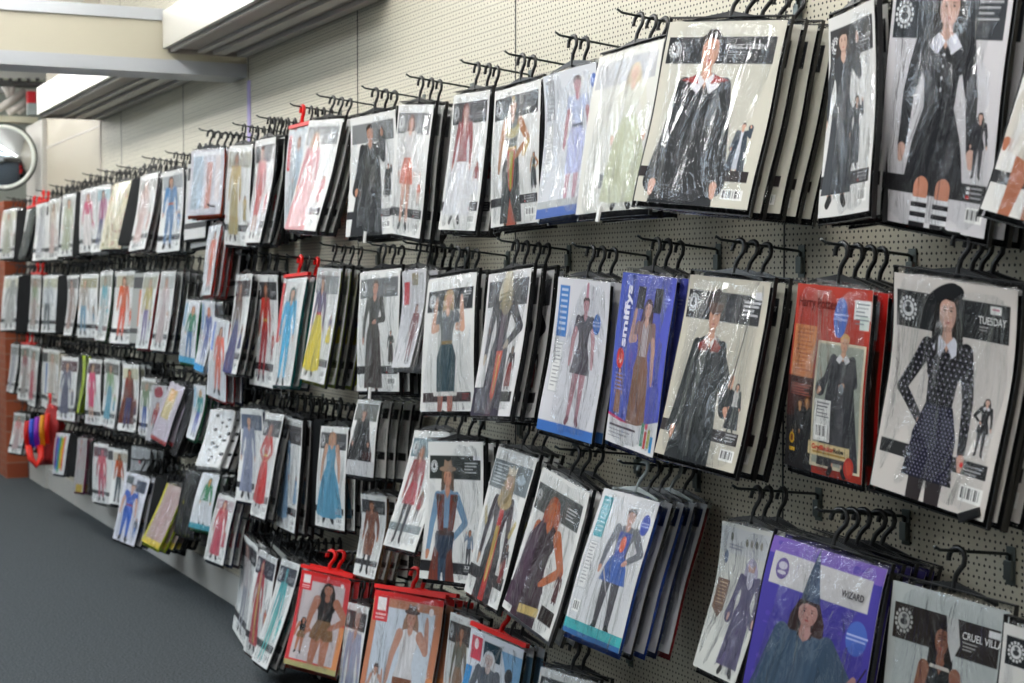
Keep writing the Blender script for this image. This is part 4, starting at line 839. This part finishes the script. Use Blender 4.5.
P(B_, 'a turquoise surgeon outfit', (284, 559), (302, 565), (256, 660), 2, S(skin='58b0b8', hair='4aa8b4', hl=0, top='48a8ac', bot='trou', bc='48b0ac', cx=.45, ban='2c3244', ra='d', shoe='3a9a9a'), p=.185)
P(B_, 'red and white stripes beside turquoise', (261, 549), (279, 559), (246, 650), 2, S(skin=sk, hair='8a2c3c', hl=2, top='a83440', bot='long', bc='b04048', cx=.4, ban='3a3c48', pattern='c8a060', stripes='d8d8d8'), g='3a1014', bg=['4a1014', '141416'])
P(B_, 'a pale figure at the low left corner', (242, 530), (259, 547), (236, 628), 1, S(skin='c8a8a0', hair='8a6a60', hl=1, top='c8c0c0', bot='trou', bc='a8a8b0', cx=.45, ban='4a4c50', em=False), g='b8b8b8', p=.165)
P(B_, 'a rose striped costume, layered, above carpet', (221, 494), (238, 499), (204, 558), 3, S(skin=sk, hair='8a3a3a', top='c05058', bot='long', bc='b85060', em=False, ban='b8a8ac', cx=.5, strip=None), g='14182c', bg=['1c2444', '3a1c24', '14182c'], p=.2, thick=True)
P(B_, 'lime yellow cloth slipping out, tilted', (169, 484), (185, 490), (143, 541), 3, lambda A: (A.im.__setitem__(slice(None), hexl('aa9490')), A.rect(0, 1, .9, 1, 'c8b040'), A.rect(0, .12, 0, 1, 'b8b040'), A.lines(.3, .8, .1, 20, '987078', .04, .016)), g='b8c818', bg=['c0d020', '141416', '181a1c'], p=.2, thick=True)
P(B_, 'a blue vest and trousers on white', (128, 472), (152, 479), (114, 538), 2, lambda A: (A.im.__setitem__(slice(None), hexl('ccccd4')), A.rect(.08, .36, .05, .16, '4c5458'), A.rect(.5, .92, .07, .24, '343c50'), A.fig(.42, .14, .98, skin=sk, hair='5a4a40', hl=0, top='3058b0', bot='trou', bc='2f5cb4', sl='s', belt='a03030', w=1.3), A.fig(.85, .6, .9, skin=sk, hair='5a4a40', top='404c5c', bot='trou', bc='3a62a8', face=False)), g='101216', p=.2, W0=.7, thick=True)
P(B_, 'an orange red vest with brown hair', (114, 449), (129, 451), (112, 503), 1, S(skin='a87858', hair='4a3226', hl=2, top='b0502c', bot='trou', bc='3a4a50', em=False, ban='b8b0a0', cx=.4, strip=None, mini=False), g='4a4c50')
P(B_, 'crumpled silver film with a red dot', (132, 446), (152, 451), (130, 490), 2, lambda A: (A.im.__setitem__(slice(None), hexl('9a9c9e')), A.ell(.5 * A.a, .3, .06, .05, 'b04050'), A.lines(.2, .8, .5, 6, '5a5c60', .05, .02)), g='2a2c2e', p=.17, thick=True)
P(B_, 'plain black cloth beside lime yellow cloth', (188, 470), (203, 474), (176, 532), 2, lambda A: (A.im.__setitem__(slice(None), hexl('18191c')), A.rect(.2, .8, .05, .2, '2c3034'), A.ell(.3 * A.a, .5, .03, .03, 'a8a030')), g='0c0c0e', p=.17, thick=True)
P(L_, 'a plain black pack, between lilac and teal', (186, 388), (196, 390), (172, 452), 2, lambda A: (A.im.__setitem__(slice(None), hexl('16171c')), A.rect(.2, .9, .6, .75, '2c2c30')), g='0c0c0e', p=.15, thick=True)
P(B_, 'a coral stripe on grey', (95, 443), (110, 445), (93, 501), 1, S(skin='c8707c', hair='5a3a4a', top='c8606c', bot='trou', bc='b86070', em=False, ban='5c4c54', cx=.6), g='3a3a3e')
P(B_, 'gold cloth at the foot of magenta and black', (79, 438), (88, 438), (75, 491), 2, lambda A: (A.im.__setitem__(slice(None), hexl('a8a4a4')), A.rect(.3, .9, .85, 1, 'b89838')), g='8a2850', bg=['8a2850', '141416'])
P(B_, 'upright rainbow strips', (57, 433), (71, 434), (53, 473), 1, a_rainbow, g='24283a', W0=.75)
P(B_, 'a pale rose card left of the red cloak', (15, 413), (27, 414), (10, 452), 1, S(skin=sk, hair='6a5a50', top='c88080', bot='long', bc='b8a0a0', em=False, ban='8c9088'), g='0e1210')
print('packets', NP[0])
# the rear packets crammed on the far prongs, far too many to single out: one object
bm = bmesh.new(); RR = random.Random(3)
CM = [garment_mat('0e0f11'), M_blackpl] + [mat('far_card_' + c_, c_, .6, coat=.2) for c_ in ('c8c8c6', '3a3a3c', 'b0a898', '8a3a3a', '4a6a9a', '9a9c98', '20303a', 'b86a50')]
def rear(x, p_, z, W, h, e3):
    M4 = Matrix.Translation((x, -p_, z)) @ e3.to_matrix().to_4x4(); n0 = len(bm.verts); bm.verts.ensure_lookup_table()
    dark = RR.random() < .45; cb_ = 0 if dark else RR.choice((2, 2, 4, 7))
    bx(bm, -W / 2 - .004, W / 2 + .006, 0, .016, -h - .01, .01, 0, bev=.005)
    bx(bm, -W / 2, W / 2, -.003, -.0005, -h, 0, cb_)
    if not dark:
        bx(bm, -W / 2 + .01, W / 2 - .01, -.0042, -.003, -h * .22, -h * .06, 3); bx(bm, -W / 2, W / 2, -.0042, -.003, -h * .86, -h * .79, 3)
        bx(bm, -W * .12, W * .1, -.0042, -.003, -h * .76, -h * .24, RR.choice((5, 6, 8, 9, 3)))
    tube(bm, [(0, 0, 0), (.002, 0, .03), (.014, 0, .045), (.013, 0, .066), (0, 0, .078), (-.013, 0, .068), (-.014, 0, .055)], .005, 6, 1)
    bm.verts.ensure_lookup_table()
    for v in bm.verts[n0:]: v.co = M4 @ v.co
CLX = at_out(50, 405, .2)[0]
for row in ('top', 'second', 'third', 'bottom'):
    G = sorted([q for q in SMALL if q[0] == row], key=lambda q: q[1])
    for i, (r_, x, z, p_, W, h, e3, n, gap, g) in enumerate(G):
        y = p_ - gap * n - .026
        while y > .04:
            e4 = Euler(e3); e4.y += RR.uniform(-.03, .03); rear(x, y, z - .003, W, h * RR.uniform(.93, 1), e4); y -= .026
        if i + 1 < len(G) and not (row == 'bottom' and x < CLX < G[i + 1][1]) and .45 < G[i + 1][1] - x < 1.6:
            q = G[i + 1]; m_ = 1 if q[1] - x < .95 else 2
            for t_ in range(1, m_ + 1):
                f_ = t_ / (m_ + 1); y = .15
                while y > .04:
                    e4 = Euler(e3); e4.y += RR.uniform(-.04, .04); rear(x + (q[1] - x) * f_, y, z + (q[2] - z) * f_ - .005, W * .95, h * RR.uniform(.9, 1), e4); y -= .027
o = link('costume_packet', mesh_bm('rear_packets', bm, CM)); tag(o, 'tightly crammed rear costume packets on black hangers across the far left', 'costume packets', kind='stuff')

# ------------------------------------------------------------------ the place
def slab(name, x0, x1, y0, y1, z0, z1, m, kind='structure', parent=None, bev=0):
    bm = bmesh.new(); bx(bm, x0, x1, y0, y1, z0, z1, bev=bev); o = link(name, mesh_bm(name, bm, m), parent)
    if kind and not parent: o['kind'] = kind
    return o
XE = -9.69
slab('floor', -16, 3.2, -8, 1.6, -.1, 0, M_carpet)
slab('wall_side', -15.6, -11.9, 1.5, 1.6, 0, 3.1, M_smooth)
bm = bmesh.new(); bx(bm, XE, 3.2, 0, .1, 0, 3.1, 0)
link('wall_back', mesh_bm('wall_back', bm, M_peg))['kind'] = 'structure'
k = 0
for X in (-9.15, -7.8, -6.72, -5.41, -4.15, -2.86, -1.58, -.3):       # joints between the board panels
    k += 1; slab('trim_%d' % k, X - .0025, X + .0025, -.0015, .01, .14, 3.1, M_dark)
slab('trim_9', -6.73, -6.69, -.004, 0, 1.9, 2.245, M_purple)
slab('wall_smooth', -11.45, XE, 0, .1, 0, 3.1, M_smooth)
slab('trim_10', XE - .012, XE + .012, -.006, .01, .14, 3.1, M_canopy)
bm = bmesh.new(); bx(bm, -11.45, XE, -.004, 0, 2.305, 2.315)
link('trim_11', mesh_bm('trim_11', bm, M_canopyl))['kind'] = 'structure'
slab('baseboard_back', -11.9, 3.2, -.012, 0, 0, .135, M_plinth)
slab('wall_far', -15.6, -15.5, -8, 1.6, 0, 3.1, mat('far_wall', 'a0a69e', .7))
slab('wall_return', -12.1, -11.45, -.03, .1, 0, 2.5, mat('grey_return', 'b8b6b0', .6))
slab('wall_front', -15.5, 3.2, -8.1, -8, 0, 3.1, M_room)
slab('wall_right', 3.2, 3.3, -8, .1, 0, 3.1, M_room)
slab('ceiling', -15.6, 3.3, -8, 1.6, 3.1, 3.2, M_ceil)
# display window across the front, daylight
wn = empty('window_1', (-6, -7.98, 1.7)); wn['kind'] = 'structure'
slab('pane', -6.0, 5.0, 0, .015, -.8, 1.1, M_window, parent=wn)
bm = bmesh.new()
for x in (-6, -3.3, -.6, 2.1, 5.0): bx(bm, x - .03, x + .03, -.01, .05, -.85, 1.15)
for z in (-.82, 1.12): bx(bm, -6, 5, -.01, .05, z - .03, z + .03)
link('window_frame', mesh_bm('window_frame', bm, M_white), wn)
slab('added_window_pane', -15.49, -15.47, -7.8, -3.4, 1.0, 2.6, M_window)  # unseen bright pane, added to reflect in the second-row bags
SC.objects['added_window_pane'].name = 'added_window'
slab('added_skylight', -10.8, -4.2, -4.1, -2.8, 3.08, 3.1, M_addsky)  # unseen skylight, added to throw glare on the top-row bags
# suspended ceiling lights, glowing up and down
bm = bmesh.new(); bx(bm, -1.1, 1.1, -.02, .02, -.03, .0)
for x in (-.8, .8): tube(bm, [(x, 0, 0), (x, 0, .2)], .004, 6)
HOUS = mesh_bm('housing', bm, M_white)
bm = bmesh.new()
for y in (-.07, .07): tube(bm, [(-1.08, y, -.04), (1.08, y, -.04)], .022, 10)
DIFF = mesh_bm('lamp_tube', bm, M_lamp)
names = ['nearest the packets', 'between the other two', 'furthest from the packets']
DIFF2 = DIFF.copy(); DIFF2.materials[0] = M_lamp2
for r_, y in enumerate((-.95, -2.6, -4.6)):
    for c_ in range(8):
        x = -14.3 + c_ * 2.25
        L_o = empty('ceiling_light', (x, y, 2.9 if r_ else 2.78))
        tag(L_o, 'suspended tube light, row %s, %s along' % (names[r_], ['first', 'second', 'third', 'fourth', 'fifth', 'sixth', 'seventh', 'eighth'][c_] + ' from the mirror end'), 'ceiling light', 'ceiling lights')
        link('housing', HOUS, L_o); link('lamp_tube', DIFF if r_ else DIFF2, L_o)
# cross beam
bm = bmesh.new(); X0, X1 = -6.95, -6.75
bx(bm, X0, X1, -3.6, 0, 2.3, 2.49, 0); bx(bm, X0 - .01, X1 + .012, -3.6, -.001, 2.262, 2.317, 1); bx(bm, X0 - .01, X1 + .012, -3.6, -.001, 2.475, 2.522, 1)
link('trim_12', mesh_bm('trim_12', bm, [M_cream, M_trim]))['kind'] = 'structure'
# canopies over the wall
def canopy(lab, x0, x1, zu=2.36, dp=.36, ht=.15):
    t = empty('display_canopy', (x0, 0, zu)); L = x1 - x0; tag(t, lab, 'canopy', 'canopies over the pegboard wall')
    bm = bmesh.new(); bx(bm, 0, L, -dp + .02, -.001, 0, .012); bx(bm, 0, .004, -dp + .02, -.002, -.02, .0); link('underside', mesh_bm('underside', bm, M_canopy), t)
    bm = bmesh.new(); bx(bm, 0, L, -dp, -dp + .018, -.004, ht, bev=.003); link('fascia', mesh_bm('fascia', bm, M_fascia), t)
    bm = bmesh.new(); bx(bm, 0, L, -dp + .03, -dp + .045, -.014, -.0)
    bx(bm, 0, L, -dp * .6, -dp * .6 + .03, -.012, 0); link('light_rail', mesh_bm('light_rail', bm, M_canopyl), t)
    bm = bmesh.new(); bx(bm, 0, L, -dp * .42, -dp * .42 + .05, -.016, 0); bx(bm, 0, L, -.05, -.012, -.02, 0); link('lower_rail', mesh_bm('lower_rail', bm, M_canopyl), t)
canopy('long grey canopy ledge above the nearest packets, running out of view', -6.72, -5.1)
canopy('grey canopy ledge beyond the cream cross beam, bright white front', -9.69, -6.97)
# brick column at the end of the wall
def bricks():
    m = bpy.data.materials.new('brickwork'); m.use_nodes = True; nt = m.node_tree; b = nt.nodes['Principled BSDF']
    tc = nt.nodes.new('ShaderNodeTexCoord'); mp = nt.nodes.new('ShaderNodeMapping'); mp.inputs['Rotation'].default_value = (math.radians(90), 0, math.radians(90))
    t = nt.nodes.new('ShaderNodeTexBrick'); t.inputs['Scale'].default_value = 4.5
    t.inputs['Color1'].default_value = (*hexl('964a2a'), 1); t.inputs['Color2'].default_value = (*hexl('823a1e'), 1); t.inputs['Mortar'].default_value = (*hexl('8a6a58'), 1)
    nt.links.new(tc.outputs['Object'], mp.inputs[0]); nt.links.new(mp.outputs[0], t.inputs[0]); nt.links.new(t.outputs['Color'], b.inputs['Base Color']); b.inputs['Roughness'].default_value = .9
    return m
bmx = bmesh.new(); bx(bmx, -12.55, -12.15, -.18, -.031, 0, 1.98)
o = link('brick_column', mesh_bm('brick_column', bmx, bricks())); tag(o, 'orange red brick column at the far end of the packet wall', 'column')
# convex mirror
c0 = at_x(4, 157, -11.6)
t = empty('convex_mirror', tuple(c0)); tag(t, 'round convex security mirror with white rim, upper left', 'mirror')
t.rotation_euler = (0, math.radians(90), math.radians(-25))
R_ = 31.5 / F * ((c0 - CP) @ FW)
bm = bmesh.new(); NR, NS = 10, 40; rings = []
for i in range(1, NR + 1):
    r = R_ * .93 * i / NR; rings.append([bm.verts.new((r * math.cos(a), r * math.sin(a), .07 * (1 - (r / R_) ** 2))) for a in [2 * math.pi * k / NS for k in range(NS)]])
cv = bm.verts.new((0, 0, .07))
for k in range(NS): bm.faces.new((cv, rings[0][k], rings[0][(k + 1) % NS]))
for a, b in zip(rings, rings[1:]):
    for k in range(NS): bm.faces.new((a[k], b[k], b[(k + 1) % NS], a[(k + 1) % NS]))
link('mirror_glass', mesh_bm('mirror_glass', bm, mat('mirror', 'c8ccd0', .06, metal=1), smooth=True), t)
bm = bmesh.new(); 
pts = [(R_ * .95 * math.cos(a), R_ * .95 * math.sin(a), .005) for a in [2 * math.pi * k / 48 for k in range(49)]]
tube(bm, pts, .018, 8, flat=.7); link('rim', mesh_bm('rim', bm, mat('rim_white', 'd8dcd4', .4)), t)
bm = bmesh.new(); pts = [(R_ * 1.03 * math.cos(a), R_ * 1.03 * math.sin(a), .0) for a in [2 * math.pi * k / 48 for k in range(49)]]
tube(bm, pts, .008, 8); link('gasket', mesh_bm('gasket', bm, mat('rim_dark', '2a302e', .5)), t)
bm = bmesh.new(); bmesh.ops.create_cone(bm, segments=40, radius1=R_ * .97, radius2=R_ * .97, depth=.012, cap_ends=True); 
for v in bm.verts: v.co.z -= .012
link('back_shell', mesh_bm('back_shell', bm, M_dark), t)
bm = bmesh.new(); tube(bm, [(0, 0, -.018), (0, 0, -.15), (-.05, 0, -.3), (-.05, 0, -.62)], .014, 8); link('bracket', mesh_bm('bracket', bm, M_steel), t)
# the far upper corner: roof sign structure behind the second canopy
def farbox(bm, px0, py0, px1, py1, X, d=.1, mi=0):
    a = at_x(px0, py0, X); b = at_x(px1, py1, X); bx(bm, X - d, X, min(a[1], b[1]), max(a[1], b[1]), min(a[2], b[2]), max(a[2], b[2]), mi)
bm = bmesh.new(); farbox(bm, -60, 75, 52, 81.5, -12.2, .12)
for i in range(8): farbox(bm, 46 - i * 9 - 1, 78, 47 - i * 9 + 1, 81, -12.19, .03, 1)
farbox(bm, -60, 81.5, 52, 83, -12.18, .16, 1)
o = link('slotted_rail', mesh_bm('slotted_rail', bm, [mat('rail_olive', 'e4e8d4', .5), M_dark])); tag(o, 'pale slotted rail high on the far wall above the mirror', 'rail')
bm = bmesh.new(); farbox(bm, -60, 113, 38, 123, -12.2, .15)
o = link('lower_rail', mesh_bm('lower_rail', bm, mat('rail_beige', 'cfccb4', .5))); tag(o, 'beige horizontal rail just above the convex mirror', 'rail')
bm = bmesh.new(); 
def strut(px0, py0, px1, py1, X, r): tube(bm, [tuple(at_x(px0, py0, X)), tuple(at_x(px1, py1, X))], r, 6)
strut(3, 83, 10, 96, -12.3, .028); strut(13, 83, 10, 96, -12.3, .028); strut(-6, 112, 26, 91, -12.3, .03); strut(8, 113, 28, 102, -12.3, .03); strut(18, 113, 28, 106, -12.3, .02)
o = link('roof_struts', mesh_bm('roof_struts', bm, M_canopyl)); o.name = 'roof_strut'; tag(o, 'pale diagonal metal struts between the two far rails', 'strut')
bm = bmesh.new(); farbox(bm, 28, 91, 36, 103, -12.1, .08, 0); farbox(bm, 28, 103, 37, 115, -12.1, .06, 1); 
o = link('red_sign', mesh_bm('red_sign', bm, [mat('sign_red', 'c01c28', .4), mat('sign_grey', 'a8b4b4', .4)])); tag(o, 'small red sign over a grey panel beside the far struts', 'sign')
# rainbow cloak hanging unbagged at the lower left
c1 = at_out(50, 405, .21); S1 = ((c1 - CP) @ FW) / F
t = empty('rainbow_costume', tuple(c1)); tag(t, 'red cloak with rainbow striped collar hanging loose, lower left', 'costume')
bm = bmesh.new(); NX, NZ = 36, 16; G = []
for j in range(NZ + 1):
    v = j / NZ; hw = .5 + .5 * min(1, v * 3); row = []
    for i in range(NX):
        a = 2 * math.pi * i / NX; rr = 1 + .13 * math.sin(a * 7 + v * 1.5) * min(1, v * 3)
        row.append(bm.verts.new((.13 * hw * rr * math.cos(a), (.065 * hw * rr * math.sin(a)) + .02 - .02 * v, -(57 * v + 3 * v * math.sin(a * 3)) * S1)))
    G.append(row)
for p_, q_ in zip(G, G[1:]):
    for i in range(NX): bm.faces.new((p_[i], p_[(i + 1) % NX], q_[(i + 1) % NX], q_[i]))
bm.faces.new(G[0]); bm.faces.new(G[-1])
link('cloak', mesh_bm('cloak', bm, mat('cloak_red', '8c0a0c', .7, noise=.3, nscale=8), smooth=True), t)
cols = ['d8201c', '2a50c8', '9a2ac0', 'e8a418', 'd82418']
bm = bmesh.new()
for k, c in enumerate(cols):
    y0 = -.165 + k * .03; G = []
    for j in range(11):
        v = j / 10; row = []
        for i in range(6):
            u = i / 5; row.append(bm.verts.new((.09 + .07 * math.sin(math.pi * v) + .012 * math.sin(math.pi * u), y0 + .031 * u - .02 * math.sin(math.pi * v), (-7 - 1.6 * (4 - k) - (34 - 1.5 * abs(2 - k)) * v + 1.6 * (4 - k) * v) * S1)))
        G.append(row)
    for p_, q_ in zip(G, G[1:]):
        for i in range(5): f = bm.faces.new((p_[i], p_[i + 1], q_[i + 1], q_[i])); f.material_index = k; f.smooth = True
bmesh.ops.solidify(bm, geom=bm.faces[:], thickness=.03)
link('collar', mesh_bm('collar', bm, [mat('ribbon_' + c, c, .5) for c in cols]), t)
bm = bmesh.new(); tube(bm, [(.12, -.15, -38 * S1), (.14, -.14, -50 * S1), (.15, -.11, -57 * S1), (.14, -.08, -50 * S1), (.12, -.08, -38 * S1)], .02, 8)
link('bow_tail', mesh_bm('bow_tail', bm, mat('ribbon_bow', 'e83020', .5)), t)
h_ = link('hanger', HANG['r'], t); h_.location = (0, 0, -.004)
ho = empty('wall_hook', (c1[0], 0, c1[2] + .06 - .014)); tag(ho, 'dark metal prong holding the red rainbow cloak', 'hook', 'prongs of the bottom row'); link('prong', prong_mesh(.24), ho); link('back_plate', PLATE, ho)

# ------------------------------------------------------------------ light and view
w = bpy.data.worlds.new('world'); SC.world = w; w.use_nodes = True; w.node_tree.nodes['Background'].inputs[0].default_value = (.9, .95, 1, 1); w.node_tree.nodes['Background'].inputs[1].default_value = .1
SC.view_settings.view_transform = 'Standard'; SC.view_settings.look = 'None'; SC.view_settings.exposure = -.12; SC.view_settings.gamma = 1; SC.view_settings.use_curve_mapping = False
SC.cycles.transparent_max_bounces = 24; SC.cycles.max_bounces = 8; SC.cycles.sample_clamp_indirect = 6
